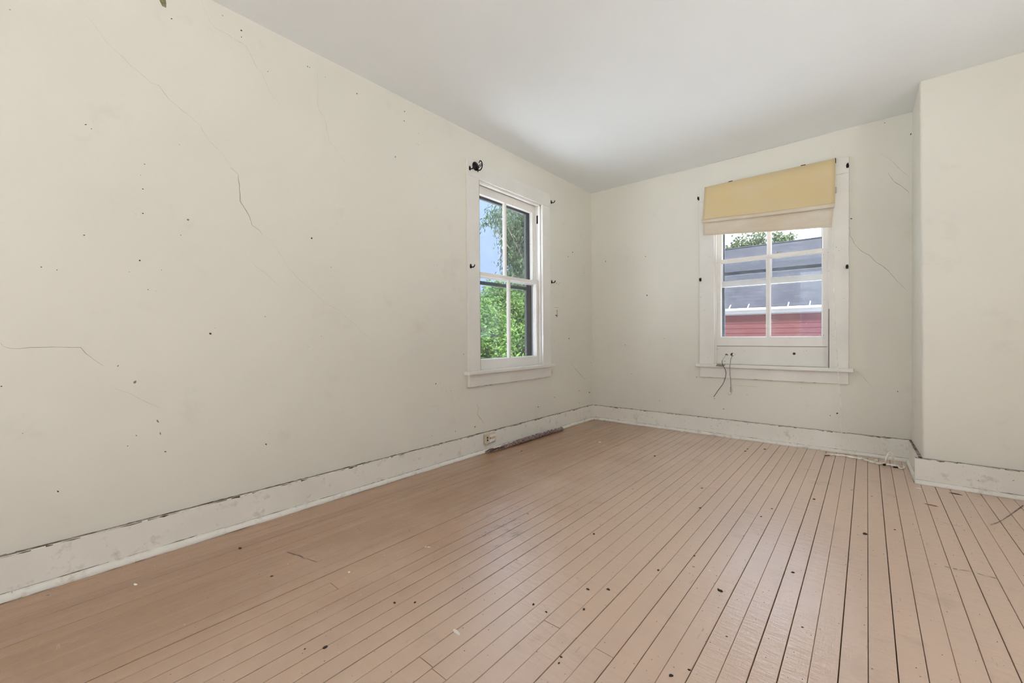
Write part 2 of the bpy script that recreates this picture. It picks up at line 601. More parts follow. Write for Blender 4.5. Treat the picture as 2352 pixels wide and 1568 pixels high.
def wall_boxes(mb, fix0, fix1, axis, a0, a1, holes):
    """wall slab between fix0 and fix1, running a0..a1 along the other axis, with rectangular holes"""
    us = sorted({a0, a1, *[h[0] for h in holes], *[h[1] for h in holes]})
    zs = sorted({-0.1, H + 0.1, *[h[2] for h in holes], *[h[3] for h in holes]})
    def P(u, f, z):
        return (f, u, z) if axis == 'y' else (u, f, z)
    for i in range(len(us) - 1):
        uc = (us[i] + us[i + 1]) / 2
        # merge cells vertically where there is no hole
        run = None
        for j in range(len(zs) - 1):
            zc = (zs[j] + zs[j + 1]) / 2
            solid = not any(h[0] < uc < h[1] and h[2] < zc < h[3] for h in holes)
            if solid and run is None:
                run = zs[j]
            if run is not None and (not solid or j == len(zs) - 2):
                top = zs[j + 1] if solid else zs[j]
                mb.box(P(us[i], fix0, run), P(us[i + 1], fix1, top)); run = None
    return mb


wl = wall_boxes(MB(), -T, 0, 'y', YR - T, T, [(LU0 - JG, LU1 + JG, Z0 - 0.04, Z1 + JG)]).build('wall_left', M['wall'])
tag(wl, kind='structure')
wb = wall_boxes(MB(), 0, T, 'x', 0, XR + T, [(BU0 - JG, BU1 + JG, Z0 - 0.04, Z1 + JG)]).build('wall_back', M['wall'])
tag(wb, kind='structure')
RW = (-3.2, -2.1, 0.65, 2.15)  # openings in the unseen walls, added to let in fill light
FW = (1.2, 2.8, 0.12, 2.30)
wr = wall_boxes(MB(), XR, XR + T, 'y', YR - T, 0, [RW]).build('wall_right', M['wall']); tag(wr, kind='structure')
wf = wall_boxes(MB(), YR - T, YR, 'x', 0, XR, [FW]).build('wall_rear', M['wall']); tag(wf, kind='structure')
ce = MB().box((-T, YR - T, H), (XR + T, T, H + 0.12)).build('ceiling', M['ceil']); tag(ce, kind='structure')

# chimney breast: an old, slightly out-of-plumb projection
BXT, BYT = 2.590, -0.463
BXB, BYB = 2.603, -0.560
BXE = 3.75
bt = [(BXT - .006, 0.01), (BXT, BYT), (BXE, BYT), (BXE, 0.01)]
bb = [(BXB - .018, 0.01), (BXB, BYB), (BXE, BYB), (BXE, 0.01)]
mb = MB().add([(x, y, 0) for x, y in bb] + [(x, y, H + 0.005) for x, y in bt],
              [(0, 1, 2, 3), (4, 5, 6, 7), (0, 1, 5, 4), (1, 2, 6, 5), (2, 3, 7, 6), (3, 0, 4, 7)])
wc = mb.build('wall_chimney', M['wall'], bevel=0.012, seg=3); tag(wc, kind='structure')


def breast_at(z):
    t = z / H
    return (BXB + (BXT - BXB) * t, BYB + (BYT - BYB) * t)


# ------------------------------------------------------------------ floor
fl = MB().box((-T, YR - T, -0.12), (XR + T, T, -0.018)).build('floor', M['sub'])
tag(fl, kind='structure')
PW = 0.0617
butts = {}
for (x, y) in [(0.83, -3.398), (1.36, -3.41), (1.478, -3.415), (1.60, -3.055), (1.742, -3.058), (1.172, -2.233)]:
    butts.setdefault(int(x / PW), []).append(y)
nrow = int(XR / PW) + 1
x = 0.0
rp = random.Random(3)
prev_gap = 0.0005
for i in range(nrow):
    x0 = i * PW; x1 = min(XR, (i + 1) * PW)
    if x1 - x0 < 0.01:
        break
    q = rp.random()
    gap = 0.0005 if q < 0.45 else (0.0008 if q < 0.8 else 0.0012)
    if abs(x1 - 2.2823) < 0.04 or abs(x1 - 2.4) < 0.03: gap = 0.0012
    if x1 < 1.45: gap += 0.0003
    ys = list(butts.get(i, []))
    if not ys:
        if rp.random() < 0.5: ys = [rp.uniform(-6.1, -4.3)]
    elif rp.random() < 0.3:
        ys.append(rp.uniform(-5.9, -4.6))
    ys = [YR] + sorted(ys) + [-0.002]
    for k in range(len(ys) - 1):
        ya, yb = ys[k] + 0.0012, ys[k + 1] - 0.0012
        dz = rp.uniform(-0.0007, 0.0003); tl = rp.uniform(-0.0004, 0.0004)
        a, b_ = x0 + prev_gap, x1 - gap
        e = 0.0012
        sec = [(a, -0.019), (b_, -0.019), (b_, dz + tl - e), (b_ - e, dz + tl), (a + e, dz - tl), (a, dz - tl - e)]
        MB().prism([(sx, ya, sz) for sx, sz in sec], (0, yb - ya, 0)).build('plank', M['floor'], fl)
    prev_gap = gap

# ------------------------------------------------------------------ baseboards
BH = 0.156
BT = 0.020


def ragged(path, n_vec, up_vec, wmin, wmax, off, step=0.02, rnd=None, skip=0.0):
    """irregular dark strip along a path, lying on a surface with normal n_vec"""
    rnd = rnd or random
    mb = MB()
    n_vec = Vector(n_vec); up_vec = Vector(up_vec)
    for i in range(len(path) - 1):
        a, b_ = Vector(path[i]), Vector(path[i + 1])
        k = max(1, int((b_ - a).length / step))
        lo, hi = [], []
        phase = rnd.uniform(0, 9)
        for j in range(k + 1):
            p = a.lerp(b_, j / k) + n_vec * off
            w = wmin + (wmax - wmin) * max(0, math.sin(phase + j * 0.37) * 0.5 + rnd.uniform(-0.4, 0.6))
            lo.append(p - up_vec * w * rnd.uniform(0.2, 0.9)); hi.append(p + up_vec * w * rnd.uniform(0.1, 0.6))
        for j in range(k):
            if rnd.random() < skip:
                continue
            mb.add([lo[j], lo[j + 1], hi[j + 1], hi[j]], [(0, 1, 2, 3)])
    return mb


def baseboard(name, A, B, inward, ext_a=0.0, ext_b=0.0, shoe_breaks=(), r_sh=0.016, h_sh=0.023, seed=1):
    """A,B: wall line on the floor, inward: unit vector into the room"""
    A = Vector((*A, 0)); B = Vector((*B, 0)); inw = Vector((*inward, 0)); d = (B - A).normalized()
    a = A - d * ext_a; b = B + d * ext_b
    mb = MB()
    sec = [(-0.001, 0.0), (BT, 0.0), (BT, BH - 0.003), (BT - 0.003, BH), (-0.001, BH)]
    pts = [a + inw * s + Vector((0, 0, z)) for s, z in sec]
    o = mb.prism(pts, b - a).build(name, M['base'])
    tag(o, kind='structure')
    rnd = random.Random(seed)
    # dusty ledge on top
    zt = Vector((0, 0, BH + 0.0004))
    MB().add([a + zt, b + zt, b + inw * (BT - 0.003) + zt, a + inw * (BT - 0.003) + zt], [(0, 1, 2, 3)]).build('ledge_dust', M['ledge'], o)
    ragged([a + inw * BT + Vector((0, 0, BH - 0.002)), b + inw * BT + Vector((0, 0, BH - 0.002))], inw, (0, 0, 1), 0.0006, 0.007, 0.0004, 0.018, rnd, 0.2).build('grime_line', M['dirt'], o)
    ragged([a + Vector((0, 0, BH + 0.001)), b + Vector((0, 0, BH + 0.001))], inw, (0, 0, 1), 0.0004, 0.005, 0.0004, 0.02, rnd, 0.4).build('grime_line', M['dirt'], o)
    # shoe moulding: a quarter round
    L = (b - a).length
    cuts = [0.0] + [c for c in shoe_breaks] + [L]
    for k in range(len(cuts) - 1):
        p, q = a + d * cuts[k], a + d * cuts[k + 1]
        rr = r_sh * (1.12 if (len(cuts) > 2 and k == 0) else 1.0); hh = h_sh * (1.12 if (len(cuts) > 2 and k == 0) else 1.0)
        sec = [(BT - 0.002, -0.001), (BT + rr, -0.001)] + [(BT + rr * math.cos(t), hh * math.sin(t)) for t in [i * math.pi / 12 for i in range(1, 7)]] + [(BT - 0.002, hh)]
        pts = [p + inw * s + Vector((0, 0, z)) for s, z in sec]
        MB().prism(pts, (q - p) - d * (0.001 if k < len(cuts) - 2 else 0)).build('shoe_moulding', M['shoe'], o)
        zs = Vector((0, 0, hh + 0.0016))
        ragged([p + inw * (BT + 0.0006) + zs, q + inw * (BT + 0.0006) + zs], inw, (0, 0, 1), 0.0008, 0.0034, 0.0004, 0.018, rnd, 0.12).build('grime_line', M['dirt'], o)
        zf = Vector((0, 0, 0.0006))
        ragged([p + inw * (BT + rr + 0.0012) + zf, q + inw * (BT + rr + 0.0012) + zf], (0, 0, 1), inw, 0.0008, 0.005, 0.0006, 0.02, rnd, 0.1).build('grime_line', M['dirt'], o)
    return o


ybr = onz(519, 1226).y
bl = baseboard('baseboard_left', (0, YR), (0, 0), (1, 0), shoe_breaks=(ybr - YR,), seed=2)
bbk = baseboard('baseboard_back', (0, 0), (BXB - .016, 0), (0, -1), seed=3)
bcs = baseboard('baseboard_chimney_side', (BXB - .014, 0), (BXB - .002, BYB), (-1, 0), ext_b=BT, seed=4)
bcf = baseboard('baseboard_chimney', (BXB, BYB), (BXE, BYB), (0, -1), ext_a=BT + 0.016, seed=5)
bch = baseboard('baseboard_alcove', (BXE, 0), (XR, 0), (0, -1), seed=6)
brt = baseboard('baseboard_right', (XR, 0), (XR, YR), (-1, 0), seed=7)
brr = baseboard('baseboard_rear', (XR, YR), (0, YR), (0, 1), seed=8)


# ------------------------------------------------------------------ windows
def window(name, mapf, u0, u1, lift, stm):
    """double-hung sash window. mapf(u, v, z): u along the wall, v depth (positive = outdoors)"""
    root = empty(name, mapf((u0 + u1) / 2, -0.02, Z0))
    tag(root, kind='structure')
    CW = 0.127

    def bx(nm, u_0, u_1, v0, v1, z0, z1, mat, parent=root, bevel=0.0015):
        return MB().box(mapf(u_0, v0, z0), mapf(u_1, v1, z1)).build(nm, mat, parent, bevel=bevel)
    bx('side_casing', u0 - CW, u0, -0.020, 0.002, Z0, Z1, M['trim'])
    bx('side_casing', u1, u1 + CW - 0.004, -0.020, 0.002, Z0, Z1, M['trim'])
    bx('head_casing', u0 - CW, u1 + CW - 0.004, -0.021, 0.002, Z1 + 0.0006, Z1 + 0.125, M['trim'])
    bx('stool', u0 - CW - 0.033, u1 + CW + 0.028, -0.056, 0.064, Z0 - 0.027, Z0, M['trim'], bevel=0.004)
    bx('apron', u0 - CW, u1 + CW - 0.004, -0.020, 0.002, Z0 - 0.122, Z0 - 0.027, M['trim'])
    # jamb lining
    bx('jamb', u0 - JG, u0 - 0.004, 0.0, T, Z0 - 0.03, Z1 + JG, M['sash'])
    bx('jamb', u1 + 0.004, u1 + JG, 0.0, T, Z0 - 0.03, Z1 + JG, M['sash'])
    bx('head_jamb', u0 - JG, u1 + JG, 0.0, T, Z1 + 0.002, Z1 + JG, M['sash'])
    bx('sill', u0 - JG, u1 + JG, 0.060, T + 0.04, Z0 - 0.039, Z0 - 0.004, M['sash'])
    # inner stops and parting beads
    for (a, b_) in ((u0 - 0.004, u0 + 0.010), (u1 - 0.010, u1 + 0.004)):
        bx('stop_bead', a, b_, 0.006, 0.028, Z0, Z1 + 0.002, M['sash'])
        bx('parting_bead', a, b_, 0.0655, 0.0705, Z0, Z1, M['sash'], bevel=0.0)
    bx('head_stop', u0, u1, 0.006, 0.028, Z1 - 0.016, Z1 + 0.002, M['sash'])

    def sash(nm, v0, v1, z0, z1, bot, top, st=0.042):
        a, b_ = u0 + 0.001, u1 - 0.001
        um = (a + b_) / 2
        s = bx(nm, a, a + st, v0, v1, z0, z1, M['sash'])           # the first stile carries the rest
        bx('stile', b_ - st, b_, v0, v1, z0, z1, M['sash'], s)
        bx('bottom_rail', a + st - .001, b_ - st + .001, v0, v1, z0, z0 + bot, M['sash'], s)
        bx('top_rail', a + st - .001, b_ - st + .001, v0, v1, z1 - top, z1, M['sash'], s)
        bx('muntin', um - 0.0125, um + 0.0125, v0 + 0.004, v1 - 0.004, z0 + bot - .001, z1 - top + .001, M['sash'], s)
        vg = (v0 + v1) / 2 + 0.004
        for (p, q) in ((a + st, um - 0.0125), (um + 0.0125, b_ - st)):
            bx('pane', p - .003, q + .003, vg - 0.0015, vg + 0.0015, z0 + bot - .003, z1 - top + .003, M['glass'], s, 0)
        # putty bevels round the glass
        for (p, q) in ((a + st, um - 0.0125), (um + 0.0125, b_ - st)):
            za, zb = z0 + bot, z1 - top
            mb = MB(); k = 0.007
            for (c1, c2) in (((p, za), (q, za)), ((q, za), (q, zb)), ((q, zb), (p, zb)), ((p, zb), (p, za))):
                ins = lambda c: (p + k if c[0] == p else q - k, za + k if c[1] == za else zb - k)
                i1, i2 = ins(c1), ins(c2)
                mb.add([mapf(c1[0], v0 + 0.008, c1[1]), mapf(c2[0], v0 + 0.008, c2[1]), mapf(i2[0], vg - 0.0018, i2[1]), mapf(i1[0], vg - 0.0018, i1[1])], [(0, 1, 2, 3)])
            mb.build('glazing_bead', M['sash'], s)
        return s
    lo = sash('lower_sash', 0.030, 0.064, Z0 + lift, Z0 + lift + 0.788, 0.080, 0.030)
    up = sash('upper_sash', 0.071, 0.105, 1.405 - (0.045 if lift else 0), Z1 - 0.001, 0.036 if not lift else 0.050, 0.068)
    # latch on the meeting rail
    zl = Z0 + lift + 0.788
    um = (u0 + u1) / 2 + 0.06
    mb = MB().lathe([(0.013, 0), (0.013, 0.004), (0.008, 0.008), (0.004, 0.014)], mapf(um, 0.048, zl), (0, 0, 1), 12)
    mb.tube([mapf(um, 0.048, zl + 0.010), mapf(um + 0.015, 0.038, zl + 0.014), mapf(um + 0.034, 0.034, zl + 0.012)], [0.004, 0.0035, 0.005], 8)
    mb.build('sash_latch', M['brass'], root, smooth=True)
    # dark storm window outside
    sw = 0.078 if not lift else 0.055
    s = bx('storm_frame', u0, u0 + sw, 0.116, 0.142, Z0 - 0.004, Z1 + 0.002, stm)
    bx('frame_side', u1 - sw, u1, 0.116, 0.142, Z0 - 0.004, Z1 + 0.002, stm, s)
    bx('frame_rail', u0 + sw - .001, u1 - sw + .001, 0.116, 0.142, Z1 - 0.086, Z1 + 0.002, stm, s)
    zm = 1.356 if not lift else 1.470
    bx('frame_rail', u0 + sw - .001, u1 - sw + .001, 0.118, 0.140, zm, zm + 0.030, stm, s)
    bx('frame_rail', u0 + sw - .001, u1 - sw + .001, 0.116, 0.142, Z0 - 0.004, Z0 + 0.030, stm, s)
    bx('pane', u0 + sw - .004, u1 - sw + .004, 0.129, 0.132, Z0 + 0.027, zm + 0.003, M['glasso'], s, 0)
    bx('pane', u0 + sw - .004, u1 - sw + .004, 0.122, 0.125, zm + 0.027, Z1 - 0.083, M['glasso'], s, 0)
    return root, bx


LM = lambda u, v, z: (-v, u, z)
BM = lambda u, v, z: (u, v, z)
win1, bx1 = window('window_1', LM, LU0, LU1, 0.0, M['storm'])
win2, bx2 = window('window_2', BM, BU0, BU1, 0.165, M['alu'])

# window_1 extras: pulley slot and pulley in the far jamb, peeling seams
bx1('sash_pulley', LU1 + 0.0035, LU1 + 0.006, 0.036, 0.056, 1.985, 2.065, M['black'])
bx1('gap_shade_line', LU0 - 0.001, LU0 + 0.0005, -0.0205, 0.0, 0.66, 2.15, M['dirt'], bevel=0)
# window_2 extras: filler board under the raised sash, two bored holes
fb = bx2('filler_board', BU0 + 0.001, BU1 - 0.001, 0.031, 0.056, Z0 - 0.001, Z0 + 0.1645, M['trim'])
h1 = ony(1682, 814, 0.031); h2 = ony(1824, 812, 0.031); h0 = ony(1667.5, 814, 0.031)
for hp, r in ((h1, 0.0155), (h2, 0.0105), (h0, 0.006)):
    MB().lathe([(r, 0), (r, 0.0006)], (hp.x, 0.0312, hp.z), (0, -1, 0), 18).build('bored_hole', M['rust'], fb)
bx2('gap_line', BU0 + 0.002, BU1 - 0.002, 0.0300, 0.0315, Z0 + 0.1635, Z0 + 0.1668, M['mark'], fb, 0)
bx2('gap_line', BU0 + 0.001, BU1 - 0.001, 0.0285, 0.0312, Z0, Z0 + 0.002, M['dirt'], fb, 0)
bx2('gap_line', BU1 - 0.0005, BU1 + 0.0035, -0.0204, 0.004, Z0, 1.12, M['mark'], win2, 0)
# broken notch in the stool's front edge under the wires
nc = ony(1656, 843, -0.056)
MB().prism([(nc.x - 0.034, -0.0566, Z0 + 0.0006), (nc.x + 0.038, -0.0566, Z0 + 0.0006), (nc.x + 0.020, -0.0566, Z0 - 0.019), (nc.x - 0.045, -0.0566, Z0 - 0.016)], (0, 0.03, 0)).build('chipped_edge', plain('bare_wood', (0.27, 0.235, 0.185), 0.9, 0, 0.3), win2)
# dirt seams along the aprons and casings
rs = random.Random(11)
for root, mp, a, b_ in ((win1, LM, LU0, LU1), (win2, BM, BU0, BU1)):
    nrm = Vector(mp(0, -1, 0)); zz = (0, 0, 1)
    ragged([mp(a - 0.127, -0.0200, Z0 - 0.122), mp(b_ + 0.122, -0.0200, Z0 - 0.122)], nrm, zz, 0.0002, 0.0035, 0.0006, 0.02, rs, 0.55).build('grime_line', M['dirt'], root)
    ragged([mp(a - 0.127, -0.0212, Z1 + 0.0003), mp(b_ + 0.122, -0.0212, Z1 + 0.0003)], nrm, zz, 0.0001, 0.0018, 0.0004, 0.02, rs, 0.45).build('grime_line', M['crack'], root)
# drawn lines standing in for the shaded outer sides of the casings
for root, mp, a, b_ in ((win1, LM, LU0, LU1), (win2, BM, BU0, BU1)):
    nrm = Vector(mp(0, -1, 0)); al = Vector(mp(1, 0, 0))
    for ue in (a - 0.1275, b_ + 0.1235):
        ragged([mp(ue, 0, Z0 - 0.12), mp(ue, 0, Z1 + 0.124)], nrm, al, 0.0006, 0.0028, 0.0005, 0.03, rs, 0.15).build('gap_shade_line', M['fineline'], root)
attach(win1); attach(win2)


def added_window(name, axis, u0, u1, z0, z1, f0, f1, bays):  # unseen window added to brighten the room
    mp = (lambda u, f, z: (f, u, z)) if axis == 'y' else (lambda u, f, z: (u, f, z))
    root = empty(name, mp((u0 + u1) / 2, f0, z0)); tag(root, kind='structure')
    w = 0.05
    def bx(nm, a, b_, za, zb, g0, g1, mat):
        MB().box(mp(a, g0, za), mp(b_, g1, zb)).build(nm, mat, root, bevel=0.002)
    bx('side_frame', u0, u0 + w, z0, z1, f0, f1, M['sash']); bx('side_frame', u1 - w, u1, z0, z1, f0, f1, M['sash'])
    bx('head_frame', u0 + w, u1 - w, z1 - w, z1, f0, f1, M['sash']); bx('sill', u0 + w, u1 - w, z0, z0 + w, f0, f1, M['sash'])
    for i in range(1, bays):
        um = u0 + (u1 - u0) * i / bays
        bx('mullion', um - 0.025, um + 0.025, z0 + w, z1 - w, f0, f1, M['sash'])
    fm = (f0 + f1) / 2
    for i in range(bays):
        a = u0 + (u1 - u0) * i / bays; b_ = u0 + (u1 - u0) * (i + 1) / bays
        bx('pane', a + 0.02, b_ - 0.02, z0 + 0.045, z1 - 0.045, fm - 0.002, fm + 0.002, M['glassc'])
    attach(root)
    return root


added_window('added_window_right', 'y', RW[0], RW[1], RW[2], RW[3], XR + 0.05, XR + 0.11, 2)
added_window('added_window_rear', 'x', FW[0], FW[1], FW[2], FW[3], YR - 0.11, YR - 0.05, 2)


# ------------------------------------------------------------------ cracks, holes and marks on the walls
def crack(pts, plane, width, parent, mat='crack', jit=0.002, seed=0):
    rnd = random.Random(seed + len(pts) * 13)
    if plane == 'L':
        P = [onx(*p) for p in pts]; nrm = Vector((1, 0, 0))
    else:
        P = [ony(*p) for p in pts]; nrm = Vector((0, -1, 0))
    Q = []
    for i in range(len(P) - 1):
        k = max(1, int((P[i + 1] - P[i]).length / 0.02))
        for j in range(k):
            p = P[i].lerp(P[i + 1], j / k)
            Q.append(p + Vector((0 if plane == 'L' else rnd.uniform(-jit, jit), rnd.uniform(-jit, jit) if plane == 'L' else 0, rnd.uniform(-jit, jit))))
    Q.append(P[-1])
    mb = MB()
    L_, R_ = [], []
    for i, p in enumerate(Q):
        t = (Q[min(i + 1, len(Q) - 1)] - Q[max(i - 1, 0)])
        s = nrm.cross(t).normalized()
        f = i / max(1, len(Q) - 1)
        w = width * (0.35 + 0.65 * math.sin(math.pi * min(1, max(0.02, f)))) * rnd.uniform(0.55, 1.3) / 3.2
        L_.append(p + nrm * 0.0005 + s * w); R_.append(p + nrm * 0.0005 - s * w)
    for i in range(len(Q) - 1):
        mb.add([L_[i], L_[i + 1], R_[i + 1], R_[i]], [(0, 1, 2, 3)])
    return mb.build('crack', M[mat], parent)


def cp(ox, oy, s, pts):
    return [(ox + a / s, oy + b_ / s) for a, b_ in pts]


S = 3.36
crack(cp(0, 0, S, [(655, 115), (690, 140), (760, 235), (830, 335), (960, 450), (1010, 515), (1060, 540), (1160, 635), (1230, 660), (1300, 765), (1360, 815), (1450, 885), (1550, 975), (1565, 1010), (1640, 1115), (1720, 1190), (1780, 1290)]), 'L', 0.0024, wl, 'fineline', seed=1)
crack(cp(0, 0, S, [(1780, 1290), (1835, 1345), (1845, 1430), (1855, 1500), (1856, 1557), (1885, 1602), (1925, 1677), (1945, 1737), (2000, 1777), (2025, 1812)]), 'L', 0.0038, wl, 'crack', seed=2)
crack(cp(0, 450, S, [(2025, 300), (2100, 350), (2230, 560), (2330, 665), (2460, 775), (2506, 825), (2616, 880), (2666, 935), (2736, 985), (2776, 1035), (2846, 1095)]), 'L', 0.0018, wl, 'fineline', seed=3)
crack(cp(0, 450, S, [(1890, 450), (1950, 520), (2040, 590), (2190, 725)]), 'L', 0.0018, wl, 'fineline', seed=4)
crack(cp(0, 0, S, [(1552, 2), (1575, 60), (1605, 130), (1630, 185), (1665, 220), (1760, 265), (1800, 300), (1890, 345), (1940, 435), (1985, 530), (2020, 560), (2060, 660), (2080, 705), (2170, 820)]), 'L', 0.0022, wl, 'fineline', seed=5)
crack(cp(600, 0, S, [(430, 545), (437, 700), (432, 800), (450, 855), (485, 910), (505, 970), (505, 1010), (522, 1040), (525, 1090), (560, 1130), (600, 1190), (640, 1245), (670, 1305)]), 'L', 0.0022, wl, 'fineline', seed=6)
crack(cp(0, 450, S, [(0, 1135), (30, 1165), (80, 1178), (290, 1168), (400, 1163), (620, 1167), (660, 1210), (740, 1275), (800, 1310)]), 'L', 0.0026, wl, 'crack', seed=7)
crack(cp(0, 880, 3.0157, [(760, 20), (900, 75), (1000, 125), (1110, 170)]), 'L', 0.0018, wl, 'fineline', seed=17)
crack(cp(900, 860, 4.9, [(960, 335), (975, 375), (963, 445), (1000, 495), (1040, 555)]), 'L', 0.0042, wl, 'crack', seed=8)
crack(cp(900, 860, 4.9, [(440, 355), (510, 350), (522, 400), (550, 415)]), 'L', 0.003, wl, 'fineline', seed=9)
crack(cp(1040, 600, 5.228, [(1415, 1225), (1475, 1295), (1520, 1345), (1580, 1410), (1602, 1403)]), 'L', 0.006, wl, 'crack', seed=10)
crack(cp(1900, 100, 3.92, [(550, 1165), (600, 1240), (670, 1285), (730, 1335), (730, 1355)]), 'B', 0.0042, wb, 'crack', seed=11)
crack(cp(1900, 100, 3.92, [(480, 990), (560, 1035), (620, 1095), (670, 1145), (740, 1200)]), 'B', 0.003, wb, 'fineline', seed=12)
crack([(1951, 520), (1953, 541), (1963, 560), (1979, 577), (1996, 586), (2012, 602), (2040, 620), (2060, 645), (2085, 668)], 'B', 0.0042, wb, 'crack', seed=13)
crack(cp(1580, 560, 4.1275, [(410, 1335), (480, 1345), (550, 1345), (690, 1355)]), 'B', 0.004, wb, 'fineline', seed=14)
crack([(1957, 850), (1970, 854), (1985, 868), (2010, 895)], 'B', 0.003, wb, 'fineline', seed=15)
crack([(1540, 399), (1580, 389.5), (1640, 374), (1690, 361), (1766, 342), (1830, 325), (1905, 306)], 'B', 0.004, wb, 'crack', 0.0012, seed=16)


def dots(parent, plane, items, mat, name, stretch=1.0):
    mb = MB(); rnd = random.Random(len(items))
    for it in items:
        px, py, r = it[:3]
        p = onx(px, py) if plane == 'L' else ony(px, py)
        k = (p - CAM).dot(fw) / FPX * r * 0.5
        nrm = Vector((1, 0, 0)) if plane == 'L' else Vector((0, -1, 0))
        uu = Vector((0, 1, 0)) if plane == 'L' else Vector((1, 0, 0))
        a0 = rnd.uniform(0, 6)
        ex = it[3] if len(it) > 3 else 1.0
        n = 8; vs = []
        for i in range(n):
            a = 2 * math.pi * i / n
            q = k * rnd.uniform(0.7, 1.2)
            dx, dz = q * math.cos(a) * ex, q * math.sin(a)
            vs.append(p + nrm * 0.0006 + uu * (dx * math.cos(a0) - dz * math.sin(a0)) + Vector((0, 0, dx * math.sin(a0) + dz * math.cos(a0))))
        mb.add(vs, [tuple(range(n))])
    o = mb.build(name, M[mat], parent); o['kind'] = 'stuff'
    return o


dots(wl, 'L', [(554, 70, 3.6), (554.5, 85, 2.6), (615, 164, 2), (706, 153, 2.6), (711, 155, 2), (747, 177, 1.5), (819.5, 215, 2.8), (929, 256, 2.8), (928, 278, 2.6), (716, 547, 4), (483, 766, 5), (321, 598, 3.8), (415, 540, 2.2), (328, 490, 3), (312, 492, 1.2), (193, 540, 2.3, 1.7), (131, 620, 2.2), (340, 665, 2), (358, 668, 1), (297, 624, 1.5), (494, 753, 1.4), (412, 332, 1.4), (332, 377, 2), (323, 402, 1.3), (328, 434, 2, 1.6), (197, 286, 2, 2.2), (394, 43, 2.2, 1.6), (961, 306, 1.2), (3, 887, 3), (293, 1024, 2), (380, 1037, 2.6, 2), (133, 1128, 2.6, 2), (611, 1020, 2.6, 2), (619, 996, 1.2), (738, 772, 1.4), (708, 796, 1.2), (1046, 990, 2.6), (1065, 813, 2), (1315, 579, 2.4, 2), (1305, 589, 1.8, 1.8), (1331, 561, 1.4), (1341, 627, 1.6), (1307, 777, 2.2, 2.6), (1273, 783, 1.4), (1357, 832, 2), (1330, 897, 1.6, 2.5), (1343, 898, 1.4), (1353.5, 901, 2.2, 3), (1331, 925, 1.6, 1.8), (1274, 912, 2, 1.4), (1236, 934, 2.2, 1.8), (1025, 898, 1.5), (1036, 897, 1.5), (1015, 891, 1.2), (1001, 881, 2.2, 2), (1012, 878, 1.2), (992, 1000, 1.4), (1091, 980, 2, 2.6), (1265, 617, 1.5), (1265, 608, 1.2)], 'mark', 'nail_holes')
dots(wl, 'L', [(432, 505, 5), (95, 613, 3.4), (310, 877, 4.4, 1.5), (362, 967, 3.4, 2.6), (368, 995, 2.4, 2.6), (271, 840, 2.4, 2), (908, 360, 2.6, 2), (313, 1000, 2, 2), (52, 995, 2), (210, 296, 1.6, 2.5), (371, 620, 2), (960, 332, 1.5, 2), (609, 727, 1.6, 2)], 'smudge', 'wall_smudges')
dots(wl, 'L', [(1286, 649, 2), (1278, 650, 2.4), (1283, 653, 1.8), (1274, 646, 2.4)], 'mark', 'nail_holes')
dots(wb, 'B', [(1486, 678, 3), (1391, 600, 2, 2), (1482.6, 589, 2), (1436, 792, 1.6), (1450, 858, 1.6), (1922.6, 949, 3.6), (1907, 954, 2.2), (1515, 920, 1.8), (1600, 866, 2.2), (2028, 273, 1.8), (2032, 282, 1.8), (2092, 308, 2.4, 2), (2062, 899, 2), (1525, 777, 1.4), (1955, 502, 2.6, 1.5), (1662, 939, 1.6, 2.8), (1641, 915, 1.8), (1716, 907, 1.4), (1840, 890, 1.2)], 'mark', 'nail_holes')
mb = MB()
# scuffed outline and curl left on the wall by a removed fitting
for seq, w in (([(1274, 705.5), (1282.5, 706)], 0.002), ([(1278.5, 711), (1280.5, 715), (1279, 719), (1281, 723), (1280, 727), (1278, 728)], 0.004), ([(1277, 714), (1277.4, 715)], 0.005), ([(1276.5, 723.5), (1278.5, 725)], 0.012)):
    P = [onx(*q) + Vector((0.0004, 0, 0)) for q in seq]
    mb.tube(P, w / 2, 6)
mb.build('scuff_mark', M['mark'], wl)
# greenish smear high on the wall
P = [onx(372, -8) + Vector((0.0003, 0, 0)), onx(374, 4) + Vector((0.0003, 0, 0)), onx(377, 16) + Vector((0.0003, 0, 0))]
mb = MB()
for i in range(2):
    w = (0.012, 0.012, 0.007)
    a, b_ = P[i], P[i + 1]
    mb.add([a + Vector((0, -w[i], 0)), a + Vector((0, w[i], 0)), b_ + Vector((0, w[i + 1], 0)), b_ + Vector((0, -w[i + 1], 0))], [(0, 1, 2, 3)])
mb.build('smear_stain', plain('green_grey_smear', (0.22, 0.21, 0.11), 0.9, 0, 0.5, 120), wl)


